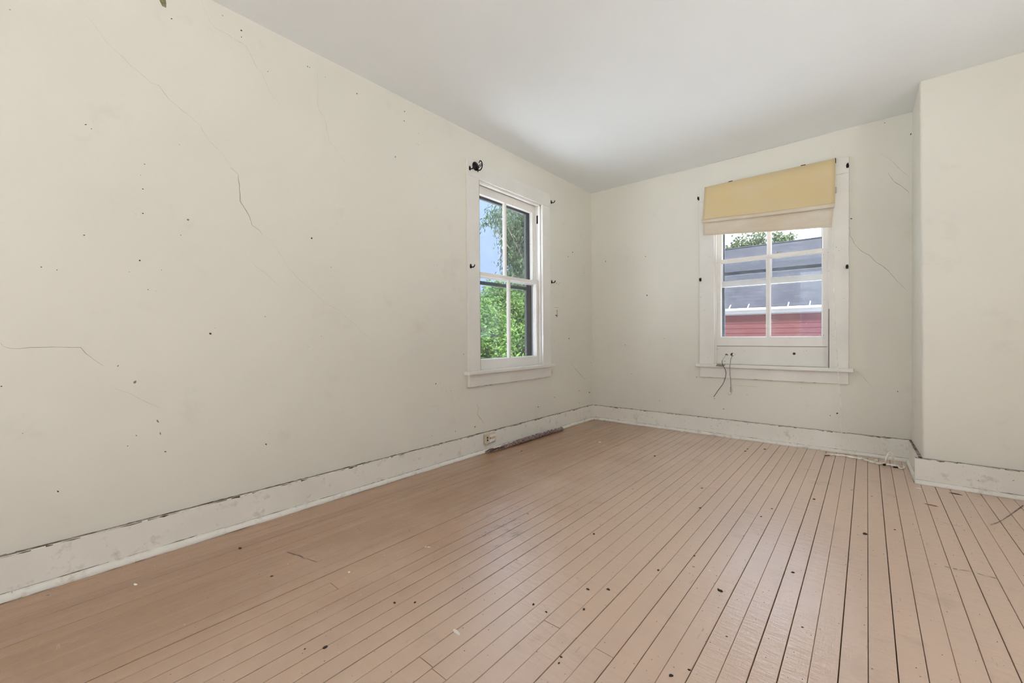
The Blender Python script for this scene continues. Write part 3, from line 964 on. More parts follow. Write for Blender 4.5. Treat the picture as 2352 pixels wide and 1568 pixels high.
# ------------------------------------------------------------------ ironwork on the window casings
def bracket(loc, normal, label, group, flip=1):
    o = empty('curtain_bracket', loc)
    n = Vector(normal); side = Vector((0, 0, 1)).cross(n)
    L = Vector(loc)
    mb = MB()
    c = L + n * 0.0018
    pts = [c + side * sx + Vector((0, 0, sz)) for sx, sz in ((-.007, -.016), (.007, -.016), (.009, 0), (.006, .016), (-.006, .016), (-.009, 0))]
    mb.prism([p - n * 0.003 for p in pts], n * 0.005)
    mb.build('back_plate', M['black'], o)
    arm = [L + n * 0.002 + Vector((0, 0, -0.004)), L + n * 0.018 + Vector((0, 0, -0.010)), L + n * 0.032 + Vector((0, 0, -0.010)), L + n * 0.040 + Vector((0, 0, -0.002)) + side * flip * 0.002, L + n * 0.042 + Vector((0, 0, 0.009)) + side * flip * 0.003]
    MB().tube(arm, [0.0042, 0.004, 0.0045, 0.004, 0.003], 8).build('hook_arm', M['black'], o, smooth=True)
    s = MB().lathe([(0.0032, 0), (0.0032, 0.002), (0.001, 0.003)], L + n * 0.003 + Vector((0, 0, 0.010)), n, 8).build('screw', M['brass'], o)
    tag(o, label, 'bracket', group)
    attach(o)
    return o


p = onx(1079, 386, 0.021); bracket((0.021, p.y, p.z), (1, 0, 0), 'small black curtain bracket on bare window head casing, right beside the round tieback', 'curtain rod brackets on the window casings')
p = onx(1266, 464, 0.0); bracket((0.0, p.y, p.z), (1, 0, 0), 'small black curtain bracket on plaster next to bare window head casing, towards the room corner', 'curtain rod brackets on the window casings')
p = onx(1081, 611, 0.020); bracket((0.020, p.y, p.z), (1, 0, 0), 'small black curtain bracket halfway down the bare window side casing, below the round tieback', 'curtain rod brackets on the window casings')
p = onx(1267, 647, 0.0); bracket((0.0, p.y, p.z), (1, 0, 0), 'broken black bracket on plaster beside bare window at meeting rail height, towards room corner', 'curtain rod brackets on the window casings')
p = ony(1606, 456, -0.0); bracket((p.x - 0.004, 0.0, p.z), (0, -1, 0), 'small black curtain bracket beside the blind top, on the side towards the room corner', 'curtain rod brackets on the window casings')
p = ony(1949, 380, -0.021); bracket((p.x - 0.006, -0.021, p.z), (0, -1, 0), 'small black curtain bracket beside the blind top, on the chimney breast side', 'curtain rod brackets on the window casings')
p = ony(1948, 612, -0.02); bracket((p.x - 0.006, -0.020, p.z), (0, -1, 0), 'small black curtain bracket halfway down casing of blind window, on chimney breast side', 'curtain rod brackets on the window casings')
p = ony(1608, 642, -0.02); bracket((p.x + 0.004, -0.020, p.z), (0, -1, 0), 'small black curtain bracket halfway down casing of blind window, on room corner side', 'curtain rod brackets on the window casings')

# ornate round tieback with a curled hook
p = onx(1091.5, 382, 0.021)
L = Vector((0.021, p.y, p.z))
tb = empty('curtain_tieback', L)
MB().lathe([(0.031, -0.0005), (0.034, 0.004), (0.031, 0.009), (0.022, 0.011), (0.020, 0.014), (0.008, 0.017)], L, (1, 0, 0), 24).build('round_plate', M['black'], tb, smooth=True)
arm = []
for i in range(18):
    t = i / 17
    a = -2.0 + t * 3.5
    arm.append(L + Vector((0.046 + 0.030 * math.cos(a) * (1 - 0.25 * t), 0.004, -0.004 + 0.036 * math.sin(a))))
arm = [L + Vector((0.006, 0, -0.024))] + arm
arm += [arm[-1] + Vector((-0.006, 0, -0.007)), arm[-1] + Vector((-0.010, 0, -0.016))]
MB().tube(arm, [0.0045] * (len(arm) - 3) + [0.004, 0.0035, 0.003], 8).build('curled_hook', M['black'], tb, smooth=True)
mb = MB()
for k, (dx, dz) in enumerate(((0.030, -0.016), (0.044, -0.010), (0.058, -0.004))):
    c = L + Vector((dx, 0.002, dz))
    mb.tube([c + Vector((0.009 * math.cos(a), 0, 0.009 * math.sin(a))) for a in [j * math.pi / 5 for j in range(10)]], 0.0025, 6, closed=True)
mb.build('scrollwork', M['black'], tb, smooth=True)
MB().tube([L + Vector((0.028, 0.002, -0.034)), L + Vector((0.028, 0.002, -0.050))], [0.003, 0.004], 8).build('drop_finial', M['black'], tb)
tag(tb, 'black iron curtain tieback with round plate and curled hook on bare window head casing', 'tieback')
attach(tb)


# ------------------------------------------------------------------ roman blind on window_2
rb = empty('roman_blind', (1.68, -0.021, 1.85))
BX0, BX1 = 1.200, 2.151
TOP = 2.277
MB().box((BX0 + 0.004, -0.047, TOP - 0.045), (BX1 - 0.004, -0.020, TOP - 0.001)).build('headrail', M['white'], rb, bevel=0.002)


def cloth(name, prof, mat, thick=0.0016, nx=36, seed=0, xin=(0.0, 0.0)):
    """prof rows: (y, z at the left edge, z at the right edge, left x, right x)"""
    rnd = random.Random(seed)
    mb = MB(); vs = []; fs = []
    ph = [rnd.uniform(0, 6) for _ in range(4)]
    for (y, zl, zr, xl, xr) in prof:
        for i in range(nx + 1):
            t = i / nx
            wob = 0.0014 * math.sin(7 * t + ph[0] + zl * 9) + 0.001 * math.sin(17 * t + ph[1])
            sag = -0.004 * math.sin(math.pi * t)
            free = min(1.0, (TOP - zl) * 3)
            vs.append((xl + (xr - xl) * t, y + wob * free, zl + (zr - zl) * t + sag * free))
    m_ = nx + 1
    for j in range(len(prof) - 1):
        for i in range(nx):
            fs.append((j * m_ + i, j * m_ + i + 1, (j + 1) * m_ + i + 1, (j + 1) * m_ + i))
    mb.add(vs, fs)
    o = mb.build(name, M[mat], rb, smooth=True)
    md = o.modifiers.new('thickness', 'SOLIDIFY'); md.thickness = thick; md.offset = 0
    return o


A = lambda y, zl, zr, xl=BX0, xr=BX1: (y, zl, zr, xl, xr)
cloth('upper_panel', [A(-0.046, TOP, TOP), A(-0.050, TOP - .003, TOP - .003), A(-0.051, 2.20, 2.19, 1.197), A(-0.052, 2.11, 2.09, 1.192, 2.150), A(-0.054, 2.03, 1.995, 1.187, 2.150), A(-0.058, 1.985, 1.935, 1.183, 2.149), A(-0.058, 1.978, 1.927, 1.181, 2.149)], 'blind', seed=1)
cloth('fold_roll', [A(-0.052, 1.980, 1.930, 1.181, 2.149), A(-0.060, 1.982, 1.931, 1.180, 2.149), A(-0.068, 1.977, 1.925, 1.179, 2.149), A(-0.071, 1.968, 1.915, 1.179, 2.149), A(-0.069, 1.958, 1.903, 1.179, 2.149), A(-0.062, 1.952, 1.897, 1.180, 2.148), A(-0.050, 1.953, 1.899, 1.182, 2.147)], 'blindw', seed=2)
cloth('lower_panel', [A(-0.048, 1.962, 1.908, 1.185, 2.142), A(-0.049, 1.93, 1.87, 1.186, 2.139), A(-0.046, 1.905, 1.835, 1.187, 2.136), A(-0.050, 1.880, 1.800, 1.187, 2.133), A(-0.052, 1.865, 1.780, 1.188, 2.131), A(-0.047, 1.855, 1.768, 1.188, 2.130), A(-0.052, 1.850, 1.763, 1.188, 2.130), A(-0.051, 1.840, 1.753, 1.188, 2.129), A(-0.046, 1.839, 1.752, 1.188, 2.129)], 'blindw', seed=3)
for px_, py_ in ((1678, 415), (1845, 378)):
    q = ony(px_, py_, -0.045)
    MB().box((q.x - 0.016, -0.051, TOP - 0.002), (q.x + 0.016, -0.020, TOP + 0.004)).build('mounting_clip', M['black'], rb)
q = ony(1919.5, 434, -0.03)
MB().box((BX1 - 0.004, -0.050, q.z - 0.03), (BX1 + 0.006, -0.022, q.z + 0.012)).build('side_clip', M['brass'], rb, bevel=0.002)
MB().box((BX1 - 0.002, -0.050, TOP - 0.03), (BX1 + 0.004, -0.022, TOP + 0.001)).build('mounting_clip', M['black'], rb)


def smooth_path(P, n=8):
    out = []
    P = [Vector(p) for p in P]
    for i in range(len(P) - 1):
        p0 = P[max(i - 1, 0)]; p1 = P[i]; p2 = P[i + 1]; p3 = P[min(i + 2, len(P) - 1)]
        for j in range(n):
            t = j / n
            out.append(0.5 * ((2 * p1) + (-p0 + p2) * t + (2 * p0 - 5 * p1 + 4 * p2 - p3) * t * t + (-p0 + 3 * p1 - 3 * p2 + p3) * t ** 3))
    out.append(P[-1])
    return out


def F(px, py, z=0.004):
    q = onz(px, py, z)
    return Vector((q.x, q.y, z))


def keep_front(pts, y=-0.042):
    return [Vector((p.x, min(p.y, y), p.z)) for p in pts]


# two lift cords hanging from the blind to the floor
ca = [ony(1912, 470, -0.036), ony(1912.5, 540, -0.040), ony(1914, 640, -0.048), ony(1917, 740, -0.056), ony(1924, 850, -0.063), ony(1930, 920, -0.060), ony(1932, 980, -0.060), ony(1937, 1018, -0.062)] 
ca += [F(1955, 1044), F(1975, 1048.5), F(2005, 1052)]
cb = [ony(1913, 470, -0.034), ony(1914, 560, -0.042), ony(1917, 700, -0.054), ony(1922, 800, -0.060), ony(1926.5, 860, -0.064), ony(1932, 930, -0.060), ony(1938, 970, -0.060), ony(1945, 1000, -0.060), ony(1957, 1030, -0.062), F(1968, 1043, 0.006), F(1984, 1054)]
for path in (ca, cb):
    MB().tube(smooth_path(path, 6), 0.0017, 6).build('lift_cord', M['cord'], rb, smooth=True)
tag(rb, 'yellowed roman blind half raised with two long cords, over the filler board window', 'blind')
attach(rb)

# tangled cord end on the floor
def C5(a, b_, z=0.004):
    return F(1880 + a / 9.408, 1020 + b_ / 9.408, z)


cbn = empty('cord_bundle', C5(1000, 340, 0.0))
main = smooth_path([C5(140, 237), C5(270, 228), C5(420, 242), C5(560, 255), C5(780, 298), C5(950, 325), C5(1090, 375, .006), C5(1250, 415), C5(1450, 435), C5(1620, 468), C5(1740, 490)], 12)
def twist(path, r, k, ph):
    out = []
    for i, p in enumerate(path):
        t = path[min(i + 1, len(path) - 1)] - path[max(i - 1, 0)]
        s = Vector((0, 0, 1)).cross(t).normalized()
        f = i / len(path)
        rr = r * (0.35 + 1.6 * f)
        out.append(p + s * rr * math.sin(k * i + ph) + Vector((0, 0, 0.003 + 0.003 * math.cos(k * i + ph))))
    return out
MB().tube(twist(main, 0.006, 0.30, 0), 0.0048, 8).build('cord_strand', M['cord'], cbn, smooth=True)
MB().tube(twist(main, 0.006, 0.30, math.pi), 0.0048, 8).build('cord_strand', M['cord'], cbn, smooth=True)
ring = [C5(1795 + 60 * math.cos(a), 497 + 24 * math.sin(a), 0.005) for a in [i * math.pi / 10 for i in range(20)]]
MB().tube(ring, 0.0046, 8, closed=True).build('end_loop', M['cord'], cbn, smooth=True)
base_l, base_r = C5(1440, 438, 0.004), C5(1655, 462, 0.004)
for k, hgt in enumerate((0.085, 0.066)):
    lp = []
    for i in range(13):
        t = i / 12
        q = base_l.lerp(base_r, t * (1 - 0.06 * k) + 0.03 * k)
        lp.append(q + Vector((0, 0.006 * k, 0.003 + hgt * math.sin(math.pi * t) ** 0.7)))
    MB().tube(lp, 0.0042, 8).build('standing_loop', M['cord'], cbn, smooth=True)
lp = smooth_path([C5(1430, 410), C5(1300, 385, 0.01), C5(1235, 345, 0.02), C5(1240, 345, 0.055), C5(1275, 340, 0.072)], 8)
MB().tube(lp, 0.004, 8).build('standing_loop', M['cord'], cbn, smooth=True)
knot = C5(1425, 440, 0.006)
MB().lathe([(0.003, -0.008), (0.007, -0.005), (0.008, 0.003), (0.004, 0.008)], knot, (1, 0.3, 0), 10).build('dark_knot', M['black'], cbn, smooth=True)
MB().tube([C5(1610, 488, 0.004), C5(1750, 506, 0.004)], 0.0042, 8).build('dark_tip', M['black'], cbn)
MB().tube([C5(140, 237, 0.006), C5(240, 236, 0.006)], 0.0038, 8).build('frayed_tip', M['sliver'], cbn)
tag(cbn, 'twisted off-white cord with loops lying on floor beside the chimney breast', 'cord')
attach(cbn)

# ------------------------------------------------------------------ wires at the filler board
def C3(a, b_, y):
    return ony(1630 + a / 11.2, 780 + b_ / 11.2, y)


wpath = smooth_path([C3(440, 385, 0.034), C3(415, 400, 0.012), C3(350, 490, -0.03), C3(322, 550, -0.056), C3(335, 650, -0.066), C3(385, 735, -0.068), C3(420, 870, -0.066), C3(380, 1040, -0.052), C3(330, 1150, -0.040), C3(210, 1310, -0.030), C3(105, 1470, -0.024)], 8)
w1 = empty('loose_wire', wpath[-1])
MB().tube(wpath[:26], 0.0015, 6).build('thin_core', M['coax'], w1, smooth=True)
MB().tube(wpath[22:], 0.0024, 8).build('insulation', M['wire'], w1, smooth=True)
MB().tube([C3(440, 365, 0.026), C3(432, 380, 0.02), C3(455, 385, 0.02), C3(468, 395, 0.028)], 0.003, 8).build('staple', M['black'], w1)
tag(w1, 'thin dark wire drooping over the window stool from the filler board', 'wire')
attach(w1)
cpath = smooth_path([C3(580, 395, 0.034), C3(570, 430, 0.008), C3(540, 520, -0.030), C3(525, 640, -0.062), C3(518, 700, -0.066), C3(520, 900, -0.060), C3(535, 1000, -0.052), C3(545, 1200, -0.045)], 8)
w2 = empty('coaxial_cable', cpath[-1])
MB().tube(cpath, 0.0031, 8).build('cable', M['coax'], w2, smooth=True)
e0 = cpath[-1]
sc = 0.00041
MB().lathe([(0.0032, 0), (0.0055, 0.008), (0.0062, 0.010), (0.0062, 0.026), (0.0072, 0.028), (0.0072, 0.050), (0.006, 0.052)], e0 + Vector((0, 0, 0.002)), (0, 0, -1), 12).build('connector', M['connector'], w2, smooth=False)
MB().lathe([(0.003, 0), (0.011, 0.004), (0.013, 0.014), (0.011, 0.024), (0.005, 0.028)], e0 + Vector((-0.006, 0, -0.049)), (-0.25, 0, -1), 14).build('white_cap', M['white'], w2, smooth=True)
MB().lathe([(0.006, -0.001), (0.012, 0.004), (0.010, 0.010), (0.004, 0.013)], Vector((h1.x + 0.012, 0.031, h1.z + 0.001)), (0.3, -1, 0), 14).build('wall_plug', M['white'], w2, smooth=True)
tag(w2, 'grey cable with metal connector and white cap hanging from the filler board hole', 'cable')
attach(w2)

# ------------------------------------------------------------------ outlet on the left baseboard
ya, yb_ = onx(1111, 1004, 0.02).y, onx(1133.5, 1000, 0.02).y
za, zb = 0.070, 0.148
ot = empty('surface_outlet', (BT, (ya + yb_) / 2, za))
MB().box((BT - 0.001, ya, za), (BT + 0.026, yb_, zb)).build('housing', M['cream'], ot, bevel=0.006, seg=2)
xf = BT + 0.026
MB().box((xf - 0.003, ya + 0.038, zb - 0.030), (xf + 0.005, yb_ - 0.004, zb - 0.010)).build('raised_bar', M['white'], ot, bevel=0.002)
MB().box((xf - 0.003, ya + 0.038, za + 0.008), (xf + 0.005, yb_ - 0.012, za + 0.028)).build('raised_bar', M['white'], ot, bevel=0.002)
for zc in (za + 0.030, za + 0.050):
    MB().box((xf - 0.002, ya + 0.010, zc - 0.0065), (xf + 0.0006, ya + 0.024, zc + 0.0065)).build('plug_slot', M['black'], ot)
MB().lathe([(0.0045, 0), (0.0045, 0.002)], (xf - 0.0005, ya + 0.048, (za + zb) / 2 + 0.002), (1, 0, 0), 12).build('screw', M['rust'], ot)
tag(ot, 'small cream surface-mounted outlet on the baseboard under the bare window', 'outlet')
attach(ot)

# ------------------------------------------------------------------ crumbling strip along the baseboard
rs = random.Random(21)
y0s, y1s = onz(1117, 1040).y, onz(1299, 989).y
npts = 90
mb = MB(); vs = []; fs = []; seg = 10
SR = []
for i in range(npts):
    t = i / (npts - 1)
    y = y0s + (y1s - y0s) * t
    cx = 0.0565 + 0.010 * t + 0.004 * math.sin(7 * t)
    rad = 0.0125 + 0.0065 * min(1, t * 3.0) + rs.uniform(-0.0018, 0.0018)
    if t < 0.14: rad *= 0.72
    if t > 0.985: rad *= 0.75
    for k in range(seg):
        a = 2 * math.pi * k / seg
        rr = rad * rs.uniform(0.82, 1.12)
        zz = rad * 0.95 + rr * math.sin(a) * 0.95
        vs.append((max(0.0375, cx + rr * math.cos(a)), y, max(0.0005, zz)))
for i in range(npts - 1):
    for k in range(seg):
        l = (k + 1) % seg
        fs.append((i * seg + k, i * seg + l, (i + 1) * seg + l, (i + 1) * seg + k))
fs.append(tuple(range(seg))); fs.append(tuple((npts - 1) * seg + k for k in range(seg)))
st = empty('crumbling_strip', (0.06, (y0s + y1s) / 2, 0))
mb.add(vs, fs).build('core', M['strip'], st)
for (t, ln, dr) in ((0.02, 0.10, 0.01), (0.06, 0.12, -0.006), (0.10, 0.09, 0.012), (0.0, 0.07, -0.012)):
    yy = y0s + (y1s - y0s) * t
    z_ = rs.uniform(0.012, 0.024)
    MB().tube([(0.055 + dr, yy - 0.015, z_ * 0.6), (0.058 + dr, yy + ln * 0.5, z_), (0.062 + dr * 0.5, yy + ln, z_ * 1.1)], [0.0025, 0.005, 0.003], 6).build('splinter', M['rust'], st)
tag(st, 'long crumbling pinkish-grey strip lying on floor against baseboard below the outlet', 'debris strip')
attach(st)

# ------------------------------------------------------------------ debris on the floor
def crumb(px, py, r_px, mat, name, label, cat, group, stretch=1.4, thin=0.45, ang=None, seed=0):
    rnd = random.Random(seed * 31 + int(px))
    c = onz(px, py, 0.0)
    k = (c - CAM).dot(fw) / FPX * r_px
    a0 = rnd.uniform(0, 6) if ang is None else ang
    n = 7
    vs = []
    for lv, zf in ((1.0, 0.0), (0.9, 0.6), (0.55, 1.0)):
        for i in range(n):
            a = 2 * math.pi * i / n
            q = k * lv * rnd.uniform(0.75, 1.2)
            dx, dy = q * math.cos(a) * stretch, q * math.sin(a)
            vs.append((dx * math.cos(a0) - dy * math.sin(a0), dx * math.sin(a0) + dy * math.cos(a0), -0.0008 + zf * k * thin * 1.6 * rnd.uniform(0.8, 1.1)))
    fs = [tuple(range(n))[::-1], tuple(range(2 * n, 3 * n))]
    for l in range(2):
        for i in range(n):
            j = (i + 1) % n
            fs.append((l * n + i, l * n + j, (l + 1) * n + j, (l + 1) * n + i))
    o = MB().add(vs, fs).build(name, M[mat])
    o.location = (c.x, c.y, 0.0)
    tag(o, label, cat, group)
    return o


dk = [(1350, 1353, 5), (1397, 1353.5, 5), (1341, 1399, 4.4), (1225, 1387.5, 4), (1655, 1357, 6.5), (1650, 1353, 4), (1987, 1226, 6), (1541, 1551, 6), (1583, 1538, 4), (1512, 1309, 4), (1821, 1314, 4), (1843, 1440, 3.4), (1669, 1461, 3), (906, 1384, 4), (953, 1383, 3.6), (747, 1486, 6.5), (1364, 1226, 4), (1255, 1405, 3.6), (1289, 1508, 3.6), (1284, 1522, 3.4), (2055, 1216, 2.4), (1870, 1146, 3.6), (1608, 1166, 3), (1504, 1047, 3), (1712, 1036, 3), (1717, 1031, 2.6), (1757, 1031.5, 3), (1612, 1121, 2.6), (551, 1259, 5), (624, 1323, 4), (1198, 1036, 2.8), (700, 1490, 3), (1595, 1276, 3), (1748, 1186, 3), (1773, 1168, 2.6)]
for i, (a, b_, r) in enumerate(dk):
    q = onz(a, b_, 0.0)
    if q.x < 0.5 and q.y > -1.6:
        lab, grp = 'lone dark crumb on floorboards in front of the crumbling strip', None
    elif q.y > -0.95:
        lab, grp = 'tiny dark crumb on floorboards near the baseboard below the blind window', 'dark crumbs below the blind window'
    elif q.x < 0.75:
        lab, grp = 'dark crumb on the darker brown boards along the long cracked wall', 'dark crumbs along the cracked wall'
    else:
        lab, grp = 'small dark crumb of debris lying loose on the open middle of the floorboards', 'dark crumbs on the open floor'
    crumb(a, b_, r * 0.7, 'chip', 'dark_crumb', lab, 'debris', grp, seed=i)
for i, (a, b_, r, s, ang) in enumerate([(1048, 1451, 5, 3.0, -0.2), (984, 1256, 2.2, 4.2, 0.5), (311, 1341, 3, 2.4, 0.3), (802, 1313, 2.6, 1.5, 0), (1630, 1310, 2.2, 1.6, 0), (168, 1377, 2, 1.5, 0), (1378, 1015, 2.2, 1.6, 0), (1566, 991, 2.2, 1.6, 0), (2110, 1121, 3.4, 1.5, 0)]):
    lab = ['large pale curled paint flake lying on the floorboards', 'thin white sliver of paint on the brown floorboards'][i] if i < 2 else 'tiny white fleck of paint lying on the brown floorboards'
    crumb(a, b_, r, 'flake', 'paint_flake', lab, 'debris', 'pale paint flakes on the floor', s, 0.18, ang, seed=50 + i)
crumb(2140, 1160, 3.6, 'sliver', 'wood_sliver', 'reddish brown wood sliver on floor in front of the chimney breast', 'debris', None, 3.6, 0.3, -0.25, seed=80)
crumb(2195, 1134, 3.4, 'chip', 'dark_sliver', 'dark flat sliver lying at the foot of the chimney breast baseboard', 'debris', None, 3.4, 0.3, -0.2, seed=81)
# dark scuff marks on the boards
sc_marks = MB(); rnd = random.Random(5)
def scuff(pts, w):
    P = [onz(*p_, 0.0009) for p_ in pts]
    Q = smooth_path(P, 5)
    for i in range(len(Q) - 1):
        t = (Q[i + 1] - Q[i]); s = Vector((-t.y, t.x, 0)).normalized() * w * rnd.uniform(0.15, 0.6)
        if rnd.random() < 0.25: continue
        sc_marks.add([Q[i] + s, Q[i + 1] + s, Q[i + 1] - s, Q[i] - s], [(0, 1, 2, 3)])
scuff([(822, 1212), (830, 1219), (840, 1222), (856, 1226)], 0.005)
scuff([(660, 1268), (690, 1276), (715, 1286), (735, 1291)], 0.004)
scuff([(678, 1267), (695, 1281)], 0.003)
scuff([(1845, 1076), (1858, 1078), (1872, 1079)], 0.008)
scuff([(2146, 1294), (2190, 1305), (2230, 1312), (2265, 1322), (2290, 1328)], 0.006)
scuff([(2150, 1195), (2180, 1203), (2203, 1208)], 0.004)
scuff([(2275, 1205), (2300, 1195), (2330, 1175), (2350, 1160)], 0.005)
for k in range(26):
    qx, qy = 1120 + rnd.uniform(-25, 60), 1205 + rnd.gauss(0, 22)
    scuff([(qx, qy), (qx + rnd.uniform(4, 14), qy - rnd.uniform(0, 5)), (qx + rnd.uniform(10, 24), qy - rnd.uniform(1, 8))], 0.004)
o = sc_marks.build('scuff_marks', M['scuff'], fl); o['kind'] = 'stuff'
# fine grit nobody could count
gm = MB(); rg = random.Random(99)
for i in range(1500):
    if rg.random() < 0.45:
        x_, y_ = rg.uniform(0.04, 3.2), rg.uniform(-3.9, -0.65)
    else:
        x_, y_ = rg.uniform(0.9, 2.9), rg.uniform(-3.6, -0.7)
    r = rg.uniform(0.0006, 0.0019)
    a = rg.uniform(0, 6)
    vs = [(x_ + r * math.cos(a + j * 2.09) * rg.uniform(.6, 1.5), y_ + r * math.sin(a + j * 2.09), 0.0004) for j in range(3)] + [(x_, y_, 0.0004 + r * 0.9)]
    gm.add(vs, [(0, 1, 3), (1, 2, 3), (2, 0, 3)], 0 if rg.random() < 0.8 else 1)
g = gm.build('floor_grit', [M['chip'], M['flake']])
tag(g, 'fine dark and pale grit scattered over the floorboards', 'grit', None, 'stuff')

# ------------------------------------------------------------------ outdoors
GZ = -0.85
gr = MB().box((-60, -60, GZ - 0.2), (60, 60, GZ)).build('ground', M['ground']); tag(gr, kind='structure')

# red garage with a grey roof behind window_2
EY, EZ = 7.95, 1.578
RY, RZ = 10.7, 3.63
GX0, GX1 = -2.9, 7.0
gar = empty('garage', (0, 8.0, GZ))
bw = MB()
nb = 20
for k in range(nb):                      # lapped boards
    za_, zb_ = GZ + (EZ + 0.0 - GZ) * k / nb, GZ + (EZ + 0.0 - GZ) * (k + 1) / nb
    MB().prism([(GX0, 8.0, za_), (GX0, 7.990, za_), (GX0, 7.996, zb_ + 0.004), (GX0, 8.0, zb_ + 0.01)], (GX1 - GX0, 0, 0)).build('siding_board', M['siding'], gar)
MB().prism([(GX0, 8.0, GZ), (GX0, 13.4, GZ), (GX0, 13.4, EZ + 0.02), (GX0, RY, RZ - 0.12), (GX0, 8.0, EZ + 0.005)], (GX1 - GX0, 0, 0)).build('wall', M['siding'], gar)
sl = (RZ - EZ) / (RY - EY)
rf = MB()
ro = []
for (ya_, za_, yb2, zb2) in ((EY, EZ, RY, RZ), (2 * RY - EY, EZ, RY, RZ)):
    rf.prism([(GX0 - 0.3, ya_, za_), (GX0 - 0.3, yb2, zb2), (GX0 - 0.3, yb2, zb2 + 0.05), (GX0 - 0.3, ya_, za_ + 0.05)], (GX1 - GX0 + 0.6, 0, 0))
roof = rf.build('roof', M['roof'], gar)
MB().tube([(GX0 - 0.3, RY, RZ + 0.045), (GX1 + 0.3, RY, RZ + 0.045)], 0.035, 8).build('ridge_cap', M['roof'], roof)
MB().box((GX0, EY + 0.015, EZ - 0.13), (GX1, EY + 0.035, EZ + 0.01)).build('fascia', M['soffit'], gar)
MB().box((GX0, EY + 0.015, EZ - 0.14), (GX1, 7.99, EZ - 0.12)).build('soffit', M['soffit'], gar)
gt = MB().prism([(GX0, EY + 0.02, EZ - 0.022), (GX0, EY - 0.06, EZ - 0.022), (GX0, EY - 0.085, EZ + 0.028), (GX0, EY - 0.075, EZ + 0.032), (GX0, EY - 0.055, EZ - 0.012), (GX0, EY + 0.02, EZ - 0.012)], (GX1 - GX0, 0, 0)).build('gutter', M['gutter'], gar)
for k in range(16):
    xs = -3.0 + k * 0.43
    MB().prism([(xs, EY - 0.075, EZ + 0.028), (xs, EY + 0.10, EZ + 0.05 + 0.10 * sl + 0.006), (xs, EY + 0.10, EZ + 0.05 + 0.10 * sl + 0.016), (xs, EY - 0.075, EZ + 0.040)], (0.022, 0, 0)).build('gutter_strap', M['gutter'], gt)
tag(gar, 'red garage with grey shingle roof and white gutter, seen through the blind window', 'garage')
attach(gar)


def foliage(mb, centers, n_per, spread, leaf_l, leaf_w, droop, rnd, hull=None):
    for c in centers:
        c = Vector(c)
        for _ in range(n_per):
            p = c + Vector((rnd.gauss(0, spread), rnd.gauss(0, spread), rnd.gauss(0, spread * 0.8)))
            d = Vector((rnd.uniform(-1, 1), rnd.uniform(-1, 1), rnd.uniform(-1, 0.6) - droop)).normalized()
            s = d.cross(Vector((rnd.uniform(-1, 1), rnd.uniform(-1, 1), rnd.uniform(-1, 1))))
            if s.length < 1e-3: continue
            s.normalize(); nn = d.cross(s)
            l = leaf_l * rnd.uniform(0.6, 1.25); w = leaf_w * rnd.uniform(0.7, 1.2)
            mb.add([p, p + d * l * 0.45 + s * w * 0.5 + nn * w * 0.12, p + d * l, p + d * l * 0.45 - s * w * 0.5 + nn * w * 0.12], [(0, 1, 2), (0, 2, 3)])


def ellip(c, r, n, rnd, shell=0.55):
    out = []
    for _ in range(n):
        d = Vector((rnd.gauss(0, 1), rnd.gauss(0, 1), rnd.gauss(0, 1))).normalized()
        k = shell + (1 - shell) * rnd.random()
        out.append((c[0] + r[0] * d.x * k, c[1] + r[1] * d.y * k, c[2] + r[2] * d.z * k))
    return out


def plant(name, base, trunk_top, trunk_r, centers, n_per, spread, ll, lw, droop, mat, label, cat, seed, group=None):
    rnd = random.Random(seed)
    o = empty(name, base)
    mb = MB()
    b = Vector(base); tt = Vector(trunk_top)
    mid = b.lerp(tt, 0.5) + Vector((rnd.uniform(-.1, .1), rnd.uniform(-.1, .1), 0))
    MB().tube([b - Vector((0, 0, 0.05)), mid, tt], [trunk_r, trunk_r * 0.75, trunk_r * 0.35], 8).build('trunk', M['bark'], o, smooth=True)
    br = MB()
    for c in centers[::3]:
        st_ = b.lerp(tt, rnd.uniform(0.35, 0.98)); c = Vector(c)
        br.tube([st_, st_.lerp(c, 0.5) + Vector((0, 0, 0.08)), c], [trunk_r * 0.3, trunk_r * 0.18, 0.006], 5)
    bo = br.build('branches', M['bark'], o, smooth=True); bo['kind'] = 'stuff'
    foliage(mb, centers, n_per, spread, ll, lw, droop, rnd)
    fo = mb.build('foliage', M[mat], o); fo['kind'] = 'stuff'
    tag(o, label, cat, group)
    attach(o)
    return o


r_ = random.Random(4)
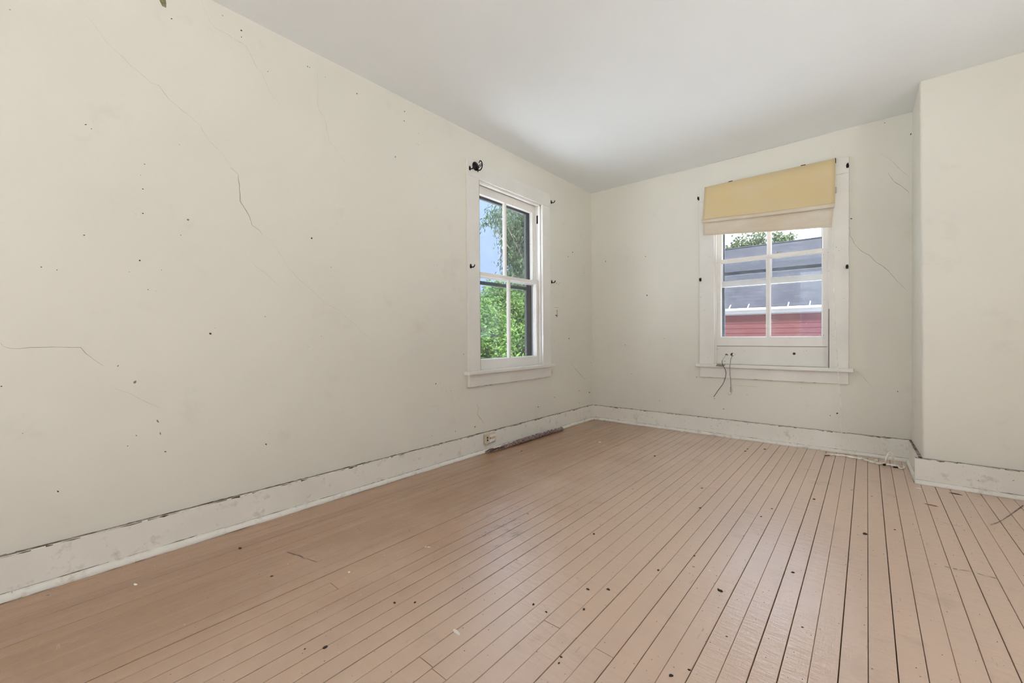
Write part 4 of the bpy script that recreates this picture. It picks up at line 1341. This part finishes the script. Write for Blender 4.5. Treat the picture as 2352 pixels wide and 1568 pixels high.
# bright shrubs under and beyond window_1
plant('shrub', (-4.2, 1.9, GZ), (-4.2, 2.0, 1.0), 0.05, ellip((-4.2, 1.9, 0.45), (1.1, 1.2, 1.25), 190, r_, 0.5), 130, 0.15, 0.105, 0.042, 0.0, 'leafa', 'bright green bushy shrub outside the bare window, lower of the greenery', 'shrub', 31)
plant('shrub', (-5.6, 5.0, GZ), (-5.6, 5.0, 1.2), 0.05, ellip((-5.6, 5.1, 0.75), (1.1, 1.5, 1.75), 210, r_, 0.5), 130, 0.17, 0.125, 0.05, 0.1, 'leafa', 'tall leafy green shrub outside the bare window, standing under the drooping tree', 'shrub', 32)
# tall drooping tree
cen = ellip((-8.6, 10.9, 4.4), (1.3, 2.4, 3.8), 330, r_, 0.45)
cen += [(-8.2 + r_.uniform(-.2, .2), 7.15 + 0.9 * t + r_.uniform(-.1, .1), 5.3 + 0.3 * math.sin(3 * t) + r_.uniform(-.12, .12)) for t in [i / 4 for i in range(5)]]
cen += [(-8.3 + r_.uniform(-.3, .3), 8.55 + r_.uniform(-.1, .6), z_) for z_ in [2.2 + 0.17 * i for i in range(24)]]
plant('drooping_tree', (-8.6, 11.0, GZ), (-8.5, 11.0, 6.5), 0.18, cen, 100, 0.20, 0.20, 0.048, 0.9, 'leafb', 'tall dark tree with drooping leafy branches outside the bare window', 'tree', 33)
cen = ellip((-13.0, 14.0, 1.3), (1.6, 4.2, 2.3), 200, r_, 0.5)
plant('hedge_tree', (-13.0, 14.0, GZ), (-13.0, 14.0, 1.6), 0.1, cen, 70, 0.28, 0.22, 0.09, 0.1, 'leafc', 'pale green bushy tree farther off behind the bright shrubs', 'tree', 34)
# trees behind the garage ridge
plant('garden_tree', (-1.5, 15.2, GZ), (-1.5, 15.2, 4.2), 0.15, ellip((-1.5, 15.2, 3.95), (1.3, 1.0, 1.15), 100, r_, 0.3), 70, 0.15, 0.12, 0.085, 0.0, 'leafc', 'leafy tree top rising behind the garage roof ridge', 'tree', 35)
plant('garden_tree', (-0.8, 19.5, GZ), (-0.8, 19.5, 4.6), 0.15, ellip((-0.75, 19.5, 4.75), (0.75, 0.8, 1.05), 50, r_, 0.3), 70, 0.16, 0.14, 0.10, 0.0, 'leafc', 'smaller round tree top farther behind the garage ridge than the other', 'tree', 36)
